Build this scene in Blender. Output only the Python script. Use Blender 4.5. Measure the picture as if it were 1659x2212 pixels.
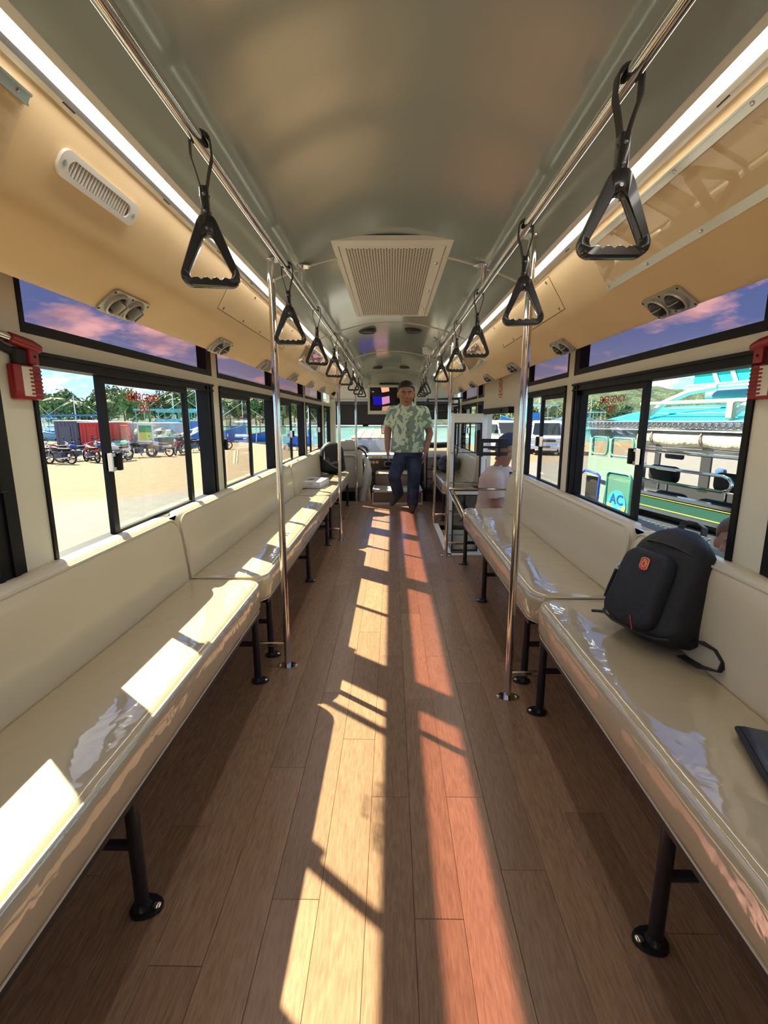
import bpy, bmesh, math, random
from mathutils import Vector, Matrix, noise
random.seed(7)
for o in list(bpy.data.objects):
    bpy.data.objects.remove(o)
SC = bpy.context.scene
COL = SC.collection
rad = math.radians

# ------------------------------------------------------------------ camera
FPX = 1030.0; VPX, VPY = 846.0, 904.0; W, H = 1659.0, 2212.0
dY = Vector(((VPX - W/2)/FPX, -(VPY - H/2)/FPX, -1.0)).normalized()
dZ = Vector((0, dY.z, -dY.y)).normalized()
if dZ.y < 0: dZ = -dZ
dX = dY.cross(dZ)
cam_d = bpy.data.cameras.new('camera'); cam = bpy.data.objects.new('camera', cam_d); COL.objects.link(cam)
cam_d.sensor_fit = 'HORIZONTAL'; cam_d.sensor_width = 36; cam_d.lens = FPX/W*36
cam_d.clip_start = 0.02; cam_d.clip_end = 2000
CAMH = 1.2
cam.matrix_world = Matrix(((dX.x, dX.y, dX.z, 0), (dY.x, dY.y, dY.z, 0), (dZ.x, dZ.y, dZ.z, CAMH), (0, 0, 0, 1)))
SC.camera = cam

# ------------------------------------------------------------------ view, world, sun
SC.view_settings.view_transform = 'Standard'; SC.view_settings.look = 'None'
SC.view_settings.gamma = 1.0; SC.view_settings.use_curve_mapping = False
SC.view_settings.exposure = 0.7
world = bpy.data.worlds.new('sky'); SC.world = world; world.use_nodes = True
nt = world.node_tree; nt.nodes.clear()
def N(t, typ, **kw):
    n = t.nodes.new(typ)
    for k, v in kw.items():
        if k == 'inp':
            for kk, vv in v.items(): n.inputs[kk].default_value = vv
        else: setattr(n, k, v)
    return n
SKYOFF = (31.0, 8.0, 0.0)
def sky_nodes():
    L = nt.links.new
    tc = N(nt, 'ShaderNodeTexCoord'); sep = N(nt, 'ShaderNodeSeparateXYZ'); L(tc.outputs['Generated'], sep.inputs[0])
    ramp = N(nt, 'ShaderNodeValToRGB'); L(sep.outputs['Z'], ramp.inputs[0])
    e = ramp.color_ramp.elements
    e[0].position = 0.0; e[0].color = (0.50, 0.78, 1.0, 1)
    e[1].position = 0.65; e[1].color = (0.06, 0.19, 0.58, 1)
    m = e.new(0.16); m.color = (0.15, 0.41, 0.92, 1)
    # clouds: noise on the direction projected to a plane overhead
    add = N(nt, 'ShaderNodeMath', operation='ADD', inp={1: 0.22}); L(sep.outputs['Z'], add.inputs[0])
    dv = N(nt, 'ShaderNodeVectorMath', operation='DIVIDE'); L(tc.outputs['Generated'], dv.inputs[0])
    cmb = N(nt, 'ShaderNodeCombineXYZ'); 
    for i in range(3): L(add.outputs[0], cmb.inputs[i])
    L(cmb.outputs[0], dv.inputs[1])
    of = N(nt, 'ShaderNodeVectorMath', operation='ADD'); L(dv.outputs[0], of.inputs[0]); of.inputs[1].default_value = SKYOFF
    nz = N(nt, 'ShaderNodeTexNoise', inp={'Scale': 1.7, 'Detail': 10.0, 'Roughness': 0.60}); L(of.outputs[0], nz.inputs['Vector'])
    cr = N(nt, 'ShaderNodeValToRGB'); L(nz.outputs['Fac'], cr.inputs[0])
    cr.color_ramp.elements[0].position = 0.50; cr.color_ramp.elements[1].position = 0.60
    cr.color_ramp.elements[0].color = (0, 0, 0, 1); cr.color_ramp.elements[1].color = (1, 1, 1, 1)
    nz2 = N(nt, 'ShaderNodeTexNoise', inp={'Scale': 5.0, 'Detail': 6.0}); L(dv.outputs[0], nz2.inputs['Vector'])
    cc = N(nt, 'ShaderNodeValToRGB'); L(nz2.outputs['Fac'], cc.inputs[0])
    cc.color_ramp.elements[0].position = 0.35; cc.color_ramp.elements[0].color = (0.62, 0.66, 0.74, 1)
    cc.color_ramp.elements[1].position = 0.6; cc.color_ramp.elements[1].color = (1.25, 1.22, 1.18, 1)
    mx = N(nt, 'ShaderNodeMix', data_type='RGBA'); L(cr.outputs[0], mx.inputs[0]); L(ramp.outputs[0], mx.inputs[6]); L(cc.outputs[0], mx.inputs[7])
    bg = N(nt, 'ShaderNodeBackground', inp={'Strength': 1.05}); L(mx.outputs[2], bg.inputs[0])
    out = N(nt, 'ShaderNodeOutputWorld'); L(bg.outputs[0], out.inputs[0])
sky_nodes()
SUN = Vector((0.79, -0.63, -1.0)).normalized()      # direction the light travels
sd = bpy.data.lights.new('sun', 'SUN'); sd.energy = 13.2; sd.angle = rad(0.7); sd.color = (1.0, 0.94, 0.68)
sun = bpy.data.objects.new('sun', sd); COL.objects.link(sun)
sun.rotation_euler = SUN.to_track_quat('-Z', 'Y').to_euler(); sun.location = (-20, 16, 25)

# ------------------------------------------------------------------ mesh helpers
ZONE = {}
class MB:
    def __init__(s): s.v = []; s.f = []
    def add(s, vs, fs, M=None):
        b = len(s.v)
        for p in vs:
            p = Vector(p)
            s.v.append(M @ p if M is not None else p)
        s.f += [tuple(i + b for i in f) for f in fs]
        return s
    def box(s, x0, x1, y0, y1, z0, z1, M=None):
        vs = [(x0,y0,z0),(x1,y0,z0),(x1,y1,z0),(x0,y1,z0),(x0,y0,z1),(x1,y0,z1),(x1,y1,z1),(x0,y1,z1)]
        return s.add(vs, [(3,2,1,0),(4,5,6,7),(0,1,5,4),(1,2,6,5),(2,3,7,6),(3,0,4,7)], M)
    def rbox(s, x0, x1, y0, y1, z0, z1, r=0.01, seg=2, M=None):
        bm = bmesh.new(); bmesh.ops.create_cube(bm, size=1)
        for v in bm.verts:
            v.co = Vector((x0 + (v.co.x+.5)*(x1-x0), y0 + (v.co.y+.5)*(y1-y0), z0 + (v.co.z+.5)*(z1-z0)))
        r = min(r, .49*min(x1-x0, y1-y0, z1-z0))
        bmesh.ops.bevel(bm, geom=list(bm.edges), offset=r, segments=seg, profile=.5, affect='EDGES')
        bm.verts.index_update()
        s.add([v.co.copy() for v in bm.verts], [tuple(v.index for v in f.verts) for f in bm.faces], M); bm.free()
        return s
    def tube(s, pts, r, n=8, closed=False, caps=True, M=None, sx=1.0):
        pts = [Vector(p) for p in pts]; k = len(pts)
        rs = r if isinstance(r, (list, tuple)) else [r]*k
        vs = []; fs = []; prev = None
        for i, p in enumerate(pts):
            if closed: t = pts[(i+1) % k] - pts[i-1]
            else: t = pts[min(i+1, k-1)] - pts[max(i-1, 0)]
            t.normalize()
            if prev is None:
                a = Vector((0,0,1)) if abs(t.z) < .9 else Vector((1,0,0))
                u = t.cross(a).normalized()
            else:
                u = (prev - t*prev.dot(t)); u = u.normalized() if u.length > 1e-6 else t.orthogonal().normalized()
            prev = u; w = t.cross(u)
            for j in range(n):
                a = 2*math.pi*j/n
                vs.append(p + u*math.cos(a)*rs[i]*sx + w*math.sin(a)*rs[i])
        for i in range(k if closed else k-1):
            i2 = (i+1) % k
            for j in range(n):
                j2 = (j+1) % n
                fs.append((i*n+j, i*n+j2, i2*n+j2, i2*n+j))
        if caps and not closed:
            fs.append(tuple(range(n-1, -1, -1))); fs.append(tuple((k-1)*n + j for j in range(n)))
        return s.add(vs, fs, M)
    def cyl(s, p0, p1, r, n=12, M=None): return s.tube([p0, p1], r, n, M=M)
    def band(s, pts, wdir, w, t, closed=False, M=None):
        """flat strap: pts path, wdir width direction, w width, t thickness"""
        pts = [Vector(p) for p in pts]; k = len(pts); vs = []; fs = []
        for i, p in enumerate(pts):
            d = (pts[(i+1) % k] - pts[i-1]) if closed else (pts[min(i+1,k-1)] - pts[max(i-1,0)])
            d.normalize(); wd = Vector(wdir); wd = (wd - d*wd.dot(d)).normalized(); nn = d.cross(wd)
            for a, b in ((-1,-1),(1,-1),(1,1),(-1,1)): vs.append(p + wd*a*w/2 + nn*b*t/2)
        for i in range(k if closed else k-1):
            i2 = (i+1) % k
            for j in range(4):
                j2 = (j+1) % 4; fs.append((i*4+j, i*4+j2, i2*4+j2, i2*4+j))
        if not closed: fs += [(3,2,1,0), tuple((k-1)*4+j for j in range(4))]
        return s.add(vs, fs, M)
    def lathe(s, prof, n=16, M=None, caps=True):
        vs = []; fs = []; k = len(prof)
        for r, z in prof:
            for j in range(n):
                a = 2*math.pi*j/n; vs.append((r*math.cos(a), r*math.sin(a), z))
        for i in range(k-1):
            for j in range(n):
                j2 = (j+1) % n; fs.append((i*n+j, i*n+j2, (i+1)*n+j2, (i+1)*n+j))
        if caps: fs.append(tuple(range(n-1,-1,-1))); fs.append(tuple((k-1)*n+j for j in range(n)))
        return s.add(vs, fs, M)
    def prism(s, poly, z0, z1, M=None):
        k = len(poly)
        vs = [(x,y,z0) for x,y in poly] + [(x,y,z1) for x,y in poly]
        fs = [tuple(range(k-1,-1,-1)), tuple(range(k,2*k))] + [(i,(i+1)%k,k+(i+1)%k,k+i) for i in range(k)]
        return s.add(vs, fs, M)
    def ring(s, outer, inner, z0, z1, M=None):
        """frame between two equal-count outlines"""
        k = len(outer)
        vs = [(x,y,z0) for x,y in outer]+[(x,y,z0) for x,y in inner]+[(x,y,z1) for x,y in outer]+[(x,y,z1) for x,y in inner]
        fs = []
        for i in range(k):
            j = (i+1) % k
            fs += [(j, i, k+i, k+j), (2*k+i, 2*k+j, 3*k+j, 3*k+i), (i, j, 2*k+j, 2*k+i), (k+j, k+i, 3*k+i, 3*k+j)]
        return s.add(vs, fs, M)
    def loft(s, rings, closed=True, caps=True, M=None):
        n = len(rings[0]); vs = [p for r in rings for p in r]; fs = []
        for i in range(len(rings)-1):
            for j in range(n if closed else n-1):
                j2 = (j+1) % n; fs.append((i*n+j, i*n+j2, (i+1)*n+j2, (i+1)*n+j))
        if caps: fs += [tuple(range(n-1,-1,-1)), tuple((len(rings)-1)*n+j for j in range(n))]
        return s.add(vs, fs, M)
    def ell(s, c, r, nu=16, nv=10, M=None):
        vs = []; fs = []
        for i in range(nv+1):
            th = math.pi*i/nv
            for j in range(nu):
                a = 2*math.pi*j/nu
                vs.append((c[0]+r[0]*math.sin(th)*math.cos(a), c[1]+r[1]*math.sin(th)*math.sin(a), c[2]+r[2]*math.cos(th)))
        for i in range(nv):
            for j in range(nu):
                j2 = (j+1) % nu; fs.append((i*nu+j2, i*nu+j, (i+1)*nu+j, (i+1)*nu+j2))
        return s.add(vs, fs, M)
    def mesh(s, name, off=Vector((0,0,0)), smooth=35):
        me = bpy.data.meshes.new(name); me.from_pydata([v - off for v in s.v], [], s.f); me.validate(); me.update()
        bm = bmesh.new(); bm.from_mesh(me)
        bmesh.ops.remove_doubles(bm, verts=bm.verts, dist=1e-5)
        bmesh.ops.recalc_face_normals(bm, faces=bm.faces); bm.to_mesh(me); bm.free()
        if smooth:
            me.shade_smooth(); me.set_sharp_from_angle(angle=rad(smooth))
        return me
    def build(s, name, mat, parent=None, smooth=35, label=None):
        off = Vector(parent.get('_o', (0,0,0))) if parent else Vector((0,0,0))
        o = bpy.data.objects.new(name, s.mesh(name, off, smooth)); COL.objects.link(o)
        o.data.materials.append(mat)
        if parent:
            o.parent = parent; o['_o'] = tuple(off)
        else: o['_o'] = (0.0, 0.0, 0.0)
        if label: o['label'] = label
        return o
def tag(o, label=None, cat=None, group=None, kind=None):
    if label: o['label'] = label
    if cat: o['category'] = cat
    if group: o['group'] = group
    if kind: o['kind'] = kind
    return o
def thing(name, loc, label=None, cat=None, group=None, kind=None):
    o = bpy.data.objects.new(name, None); COL.objects.link(o); o.location = loc; o['_o'] = tuple(loc)
    o.empty_display_size = .05
    return tag(o, label, cat, group, kind)
def solid(name, mb, mat, label, cat, group=None, kind=None, smooth=35):
    o = mb.build(name, mat, None, smooth)
    return tag(o, label, cat, group, kind)
def origin_at(o, p):
    """move a top-level mesh's origin to world point p"""
    p = Vector(p); o.data.transform(Matrix.Translation(-p)); o.location = p; o['_o'] = tuple(p); return o
def copy_tree(o, parent=None):
    c = o.copy(); COL.objects.link(c); c.parent = parent
    for ch in list(o.children): copy_tree(ch, c)
    return c
def applied(mb, name, mat, parent, voxel, smooth_it=4, factor=.5):
    """union of overlapping shapes as one continuous surface"""
    o = mb.build(name, mat, parent, 0)
    m = o.modifiers.new('r', 'REMESH'); m.mode = 'VOXEL'; m.voxel_size = voxel; m.use_smooth_shade = True
    m2 = o.modifiers.new('s', 'SMOOTH'); m2.factor = factor; m2.iterations = smooth_it
    dg = bpy.context.evaluated_depsgraph_get(); dg.update()
    me = bpy.data.meshes.new_from_object(o.evaluated_get(dg)); o.modifiers.clear()
    old = o.data; o.data = me; bpy.data.meshes.remove(old); me.name = name
    me.shade_smooth()
    return o
def text_mesh(body, size, M, name, mat, parent, depth=.001, align='CENTER', bold=0.0):
    cu = bpy.data.curves.new('t', 'FONT'); cu.body = body; cu.size = size; cu.extrude = depth/2; cu.align_x = align; cu.align_y = 'CENTER'
    cu.offset = bold; cu.resolution_u = 2
    to = bpy.data.objects.new('t', cu); COL.objects.link(to)
    dg = bpy.context.evaluated_depsgraph_get(); dg.update()
    me = bpy.data.meshes.new_from_object(to.evaluated_get(dg)); bpy.data.objects.remove(to)
    me.transform(M)
    off = Vector(parent.get('_o', (0,0,0))) if parent else Vector((0,0,0))
    me.transform(Matrix.Translation(-off))
    o = bpy.data.objects.new(name, me); COL.objects.link(o); me.materials.clear(); me.materials.append(mat)
    if parent: o.parent = parent; o['_o'] = tuple(off)
    return o
def TR(loc, rx=0, ry=0, rz=0, s=1.0):
    return Matrix.Translation(loc) @ Matrix.Rotation(rz,4,'Z') @ Matrix.Rotation(ry,4,'Y') @ Matrix.Rotation(rx,4,'X') @ Matrix.Diagonal((s,s,s,1) if not isinstance(s,(tuple,list)) else (*s,1))
def basis(loc, ex, ey, ez):
    m = Matrix.Identity(4)
    for i, e in enumerate((ex, ey, ez)):
        for k in range(3): m[k][i] = e[k]
    for k in range(3): m[k][3] = loc[k]
    return m
def rrect(x0, x1, y0, y1, r, n=4):
    out = []
    for cx, cy, a0 in ((x1-r,y1-r,0),(x0+r,y1-r,90),(x0+r,y0+r,180),(x1-r,y0+r,270)):
        for i in range(n+1):
            a = rad(a0 + 90*i/n); out.append((cx+r*math.cos(a), cy+r*math.sin(a)))
    return out

# ------------------------------------------------------------------ materials
MATS = {}
def P(name, col, rough=.5, metal=0.0, **kw):
    if name in MATS: return MATS[name]
    m = bpy.data.materials.new(name); m.use_nodes = True; MATS[name] = m
    b = m.node_tree.nodes['Principled BSDF']
    b.inputs['Base Color'].default_value = (*col, 1); b.inputs['Roughness'].default_value = rough; b.inputs['Metallic'].default_value = metal
    for k, v in kw.items(): b.inputs[k.replace('_', ' ')].default_value = v
    return m
def bump(m, scale, strength, dist=.01, detail=4, stretch=(1,1,1), to='Normal', coord='Object', typ='noise', rough=.55):
    t = m.node_tree; b = t.nodes['Principled BSDF']; L = t.links.new
    tc = N(t, 'ShaderNodeTexCoord'); mp = N(t, 'ShaderNodeMapping'); mp.inputs['Scale'].default_value = stretch; L(tc.outputs[coord], mp.inputs[0])
    if typ == 'noise':
        nz = N(t, 'ShaderNodeTexNoise', inp={'Scale': scale, 'Detail': detail, 'Roughness': rough}); L(mp.outputs[0], nz.inputs['Vector']); src = nz.outputs['Fac']
    else:
        nz = N(t, 'ShaderNodeTexVoronoi', inp={'Scale': scale}); L(mp.outputs[0], nz.inputs['Vector']); src = nz.outputs['Distance']
    bp = N(t, 'ShaderNodeBump', inp={'Strength': strength, 'Distance': dist}); L(src, bp.inputs['Height'])
    L(bp.outputs[0], b.inputs[to]); return m
def vary(m, c1, c2, scale, stretch=(1,1,1), detail=4, lo=.35, hi=.65, coord='Object', rnd=0.0):
    t = m.node_tree; b = t.nodes['Principled BSDF']; L = t.links.new
    tc = N(t, 'ShaderNodeTexCoord'); mp = N(t, 'ShaderNodeMapping'); mp.inputs['Scale'].default_value = stretch; L(tc.outputs[coord], mp.inputs[0])
    nz = N(t, 'ShaderNodeTexNoise', inp={'Scale': scale, 'Detail': detail}); L(mp.outputs[0], nz.inputs['Vector'])
    r = N(t, 'ShaderNodeValToRGB'); L(nz.outputs['Fac'], r.inputs[0])
    r.color_ramp.elements[0].position = lo; r.color_ramp.elements[0].color = (*c1, 1)
    r.color_ramp.elements[1].position = hi; r.color_ramp.elements[1].color = (*c2, 1)
    L(r.outputs[0], b.inputs['Base Color'])
    if rnd:
        oi = N(t, 'ShaderNodeObjectInfo'); hs = N(t, 'ShaderNodeHueSaturation')
        mr = N(t, 'ShaderNodeMapRange', inp={'To Min': 1-rnd, 'To Max': 1+rnd}); L(oi.outputs['Random'], mr.inputs[0]); L(mr.outputs[0], hs.inputs['Value'])
        L(r.outputs[0], hs.inputs['Color']); L(hs.outputs[0], b.inputs['Base Color'])
    return m
def glass(name, tint, ior=1.45, haze=0.0):
    m = bpy.data.materials.new(name); m.use_nodes = True; t = m.node_tree; t.nodes.clear(); L = t.links.new
    tr = N(t, 'ShaderNodeBsdfTransparent'); tr.inputs[0].default_value = (*tint, 1)
    gl = N(t, 'ShaderNodeBsdfGlossy', inp={'Roughness': 0.0}); gl.inputs[0].default_value = (1,1,1,1)
    lw = N(t, 'ShaderNodeLayerWeight', inp={'Blend': .5}); pw = N(t, 'ShaderNodeMath', operation='POWER', inp={1: 5.0}); L(lw.outputs['Facing'], pw.inputs[0])
    f0 = ((ior-1)/(ior+1))**2; fr = N(t, 'ShaderNodeMath', operation='MULTIPLY_ADD', inp={1: 1-f0, 2: f0}); L(pw.outputs[0], fr.inputs[0])
    mx = N(t, 'ShaderNodeMixShader')
    L(fr.outputs[0], mx.inputs[0]); L(tr.outputs[0], mx.inputs[1]); L(gl.outputs[0], mx.inputs[2])
    last = mx
    if haze:
        df = N(t, 'ShaderNodeBsdfDiffuse'); df.inputs[0].default_value = (.8,.8,.75,1); m2 = N(t, 'ShaderNodeMixShader', inp={0: haze})
        L(mx.outputs[0], m2.inputs[1]); L(df.outputs[0], m2.inputs[2]); last = m2
    out = N(t, 'ShaderNodeOutputMaterial'); L(last.outputs[0], out.inputs[0]); MATS[name] = m; return m
def emit(name, col, strength):
    m = bpy.data.materials.new(name); m.use_nodes = True; t = m.node_tree; t.nodes.clear()
    e = N(t, 'ShaderNodeEmission', inp={'Strength': strength}); e.inputs[0].default_value = (*col, 1)
    out = N(t, 'ShaderNodeOutputMaterial'); t.links.new(e.outputs[0], out.inputs[0]); MATS[name] = m; return m

def wood_floor():
    m = P('wood plank', (.38,.22,.13), .27)
    t = m.node_tree; b = t.nodes['Principled BSDF']; L = t.links.new
    tc = N(t, 'ShaderNodeTexCoord'); oi = N(t, 'ShaderNodeObjectInfo')
    ofs = N(t, 'ShaderNodeVectorMath', operation='MULTIPLY_ADD'); 
    cm = N(t, 'ShaderNodeCombineXYZ'); L(oi.outputs['Random'], cm.inputs[0]); L(oi.outputs['Random'], cm.inputs[1]); L(oi.outputs['Random'], cm.inputs[2])
    L(cm.outputs[0], ofs.inputs[0]); ofs.inputs[1].default_value = (37,91,13); L(tc.outputs['Object'], ofs.inputs[2])
    mp = N(t, 'ShaderNodeMapping'); mp.inputs['Scale'].default_value = (1,.075,1); L(ofs.outputs[0], mp.inputs[0])
    n1 = N(t, 'ShaderNodeTexNoise', inp={'Scale': 260.0, 'Detail': 4.0, 'Roughness': .6, 'Distortion': .25}); L(mp.outputs[0], n1.inputs['Vector'])
    mp2 = N(t, 'ShaderNodeMapping'); mp2.inputs['Scale'].default_value = (1,.12,1); L(ofs.outputs[0], mp2.inputs[0])
    n2 = N(t, 'ShaderNodeTexNoise', inp={'Scale': 16.0, 'Detail': 3.0, 'Distortion': 1.2}); L(mp2.outputs[0], n2.inputs['Vector'])
    # broad cathedral rings
    wv = N(t, 'ShaderNodeMath', operation='MULTIPLY', inp={1: 60.0}); L(n2.outputs['Fac'], wv.inputs[0])
    sn = N(t, 'ShaderNodeMath', operation='SINE'); L(wv.outputs[0], sn.inputs[0])
    ad = N(t, 'ShaderNodeMath', operation='MULTIPLY_ADD', inp={1: .055}); L(sn.outputs[0], ad.inputs[0]); L(n1.outputs['Fac'], ad.inputs[2])
    r = N(t, 'ShaderNodeValToRGB'); L(ad.outputs[0], r.inputs[0])
    r.color_ramp.elements[0].position = .25; r.color_ramp.elements[0].color = (.212,.118,.070,1)
    r.color_ramp.elements[1].position = .70; r.color_ramp.elements[1].color = (.342,.206,.122,1)
    hs = N(t, 'ShaderNodeHueSaturation'); mr = N(t, 'ShaderNodeMapRange', inp={'To Min': .86, 'To Max': 1.12}); L(oi.outputs['Random'], mr.inputs[0]); L(mr.outputs[0], hs.inputs['Value'])
    L(r.outputs[0], hs.inputs['Color']); L(hs.outputs[0], b.inputs['Base Color'])
    bp = N(t, 'ShaderNodeBump', inp={'Strength': .12, 'Distance': .001}); L(ad.outputs[0], bp.inputs['Height']); L(bp.outputs[0], b.inputs['Normal'])
    return m
M_WOOD = wood_floor()
M_JOINT = P('dark joint', (.26,.145,.09), .8)
def ceil_mat():
    m = P('grey ceiling sheet', (.39,.445,.415), .12, .20, **{'Specular_IOR_Level': 1.0})
    bump(m, 2.2, .05, .05, 2, (1,.35,1), coord='Object'); return m
M_CEIL = ceil_mat()
M_JSTRIP = P('pale joint strip', (.72,.68,.58), .4)
M_CREAM = P('cream wall paint', (.70,.66,.53), .42); bump(M_CREAM, 60, .05, .002)
M_DUCT = P('tan duct skin', (.80,.58,.32), .42); vary(M_DUCT, (.77,.555,.295), (.83,.61,.34), 3); bump(M_DUCT, 140, .08, .0015)
M_WHITE = P('white painted metal', (.80,.79,.75), .35)
M_WPLAST = P('white plastic', (.78,.75,.70), .4)
M_BLACK = P('black frame paint', (.0035,.0035,.004), .5, **{'Specular_IOR_Level': .25})
M_RUBBER = P('black rubber', (.01,.01,.01), .7)
M_BSTEEL = P('black enamelled steel', (.013,.013,.016), .32)
M_STEEL = P('polished stainless steel', (.72,.70,.66), .11, 1.0)
M_ALU = P('aluminium', (.74,.73,.70), .28, 1.0)
M_CHROME = P('chrome', (.85,.85,.85), .06, 1.0)
M_STRAP = P('grey webbing', (.05,.052,.05), .75); bump(M_STRAP, 500, .5, .001)
M_HANDLE = P('black handle plastic', (.014,.014,.014), .24, **{'Coat_Weight': .3})
M_RED = P('red plastic', (.28,.010,.012), .3)
M_DARK = P('dark hole', (.012,.011,.010), .8)
def vinyl(name, col, coat, wr):
    m = P(name, col, .42, **{'Coat_Weight': coat, 'Coat_Roughness': .035, 'Coat_IOR': 1.95})
    bump(m, 90, .05, .002)
    if wr:
        t = m.node_tree; b = t.nodes['Principled BSDF']; L = t.links.new
        tc = N(t, 'ShaderNodeTexCoord'); mp = N(t, 'ShaderNodeMapping'); mp.inputs['Scale'].default_value = (1.1, 1.0, 2.4); mp.inputs['Rotation'].default_value = (0,0,.35); L(tc.outputs['Object'], mp.inputs[0])
        n1 = N(t, 'ShaderNodeTexNoise', inp={'Scale': 3.0, 'Detail': 2.0, 'Distortion': 1.0}); L(mp.outputs[0], n1.inputs['Vector'])
        mp2 = N(t, 'ShaderNodeMapping'); mp2.inputs['Scale'].default_value = (1.5, 1.7, 1.0); mp2.inputs['Rotation'].default_value = (0,0,.5); L(tc.outputs['Object'], mp2.inputs[0])
        n2 = N(t, 'ShaderNodeTexNoise', inp={'Scale': 5.0, 'Detail': 2.0, 'Distortion': 1.5}); L(mp2.outputs[0], n2.inputs['Vector'])
        ad = N(t, 'ShaderNodeMath', operation='MULTIPLY_ADD', inp={1: .45}); L(n2.outputs['Fac'], ad.inputs[0]); L(n1.outputs['Fac'], ad.inputs[2])
        bp = N(t, 'ShaderNodeBump', inp={'Strength': wr, 'Distance': .02}); L(ad.outputs[0], bp.inputs['Height']); L(bp.outputs[0], b.inputs['Coat Normal'])
    return m
M_SEAT = vinyl('beige vinyl under clear film', (.505,.415,.265), 1.0, .24)
M_BACK = vinyl('beige vinyl', (.62,.53,.37), .12, 0)
M_PIPE = P('beige piping', (.62,.55,.41), .35)
M_GLASS = glass('clear window glass', (.97,.98,.975))
M_GLASSW = glass('thin clear sheet', (.985,.985,.985), 1.35)
M_TINT = glass('tinted upper glass', (.66,.475,.485), 1.5)
# ================================================================== SETTING
Y0, Y1 = -1.7, 8.42           # rear and front ends of the cabin
FL1 = 6.95                    # end of the planked floor
SW0, SW1, SWX = 4.14, 5.36, .53   # stairwell beside the door
WIN, WOUT = 1.055, 1.10
# ---- floor with planks
fb = MB(); fb.box(-1.06, SWX, Y0, FL1, -.06, -.004); fb.box(SWX, 1.06, Y0, SW0, -.06, -.004); fb.box(SWX, 1.06, SW1, FL1, -.06, -.004)
floor = tag(fb.build('floor', M_JOINT), None, None, None, 'structure')
PW = .12; plank_cache = {}
def plank(x0, x1, y0, y1):
    w, l = round(x1-x0-.0007, 4), round(y1-y0-.0009, 4)
    if (w, l) not in plank_cache:
        mb = MB(); mb.rbox(-w/2, w/2, -l/2, l/2, -.004, 0, .0008, 1)
        me = mb.mesh('floor_plank', smooth=0); me.materials.append(M_WOOD); plank_cache[(w, l)] = me
    o = bpy.data.objects.new('floor_plank', plank_cache[(w, l)]); COL.objects.link(o)
    o.parent = floor; o.location = ((x0+x1)/2, (y0+y1)/2, random.uniform(-.0003, .0003))
xs = [-1.05, -.90, -.78, -.66, -.54] + [-.54 + PW*i for i in range(1, 10)] + [.66, .78, .90, 1.05]
for i in range(len(xs)-1):
    a, b = xs[i], xs[i+1]; y = -.35 - ((i*.37+random.uniform(0,.2)) % .93)
    while y < FL1 - .01:
        y2 = min(y + .93, FL1)
        segs = [(max(y, -.35), y2)]
        if b > SWX + .02:
            segs = [(max(y,-.35), min(y2, SW0)), (max(y, SW1), y2)]
        for p, q in segs:
            if q - p > .03: plank(a, b if not (b > SWX + .02 and a < SWX and 0) else SWX, p, q)
        y = y2
# stairwell
sw = MB(); sw.box(SWX, 1.08, SW0, SW1, -.62, -.58); sw.box(SWX-.02, SWX, SW0, SW1, -.6, -.002); sw.box(SWX, 1.06, SW0-.02, SW0, -.6, -.002); sw.box(SWX, 1.06, SW1, SW1+.02, -.6, -.002)
sw.box(SWX, .82, SW0, SW1, -.6, -.30)
stair = tag(sw.build('stairwell', M_CREAM), None, None, None, 'structure')
ste = MB(); ste.box(SWX, .83, SW0+.005, SW1-.005, -.30, -.292); ste.build('step_tread', P('brown step mat', (.12,.06,.045), .6), stair)
te = MB(); te.box(SWX-.045, SWX+.01, SW0-.04, SW1+.03, 0, .012); te.box(SWX-.045, 1.05, SW0-.045, SW0, 0, .012)
te.build('nosing', P('pale aluminium nosing', (.72,.72,.68), .35), stair)

# ---- ceiling: arched sheets with joint strips
def cz(x): return 1.955 - .383*x*x
cb = MB(); cb.box(-1.1, 1.1, Y0, Y1+.02, 2.02, 2.07)
ceiling = tag(cb.build('ceiling', M_WHITE), None, None, None, 'structure')
seams = [Y0, -.9, .75, 2.39, 4.03, 5.70, 7.50, 8.40]
for a, b in zip(seams[:-1], seams[1:]):
    mb = MB(); n = 20; rings = []
    for y in (a+.004, b-.004):
        top = [(-.585 + 1.17*i/n, y, cz(-.585+1.17*i/n)) for i in range(n+1)]
        rings.append(top + [(p[0], p[1], p[2]+.006) for p in reversed(top)])
    mb.loft(rings); mb.build('ceiling_panel', M_CEIL, ceiling, 60)
for y in seams[1:-1]:
    mb = MB(); n = 20; rings = []
    for yy in (y-.008, y+.008):
        top = [(-.585 + 1.17*i/n, yy, cz(-.585+1.17*i/n)-.004) for i in range(n+1)]
        rings.append(top + [(p[0], p[1], p[2]+.008) for p in reversed(top)])
    mb.loft(rings); mb.build('joint_strip', M_JSTRIP, ceiling, 60)

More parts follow.
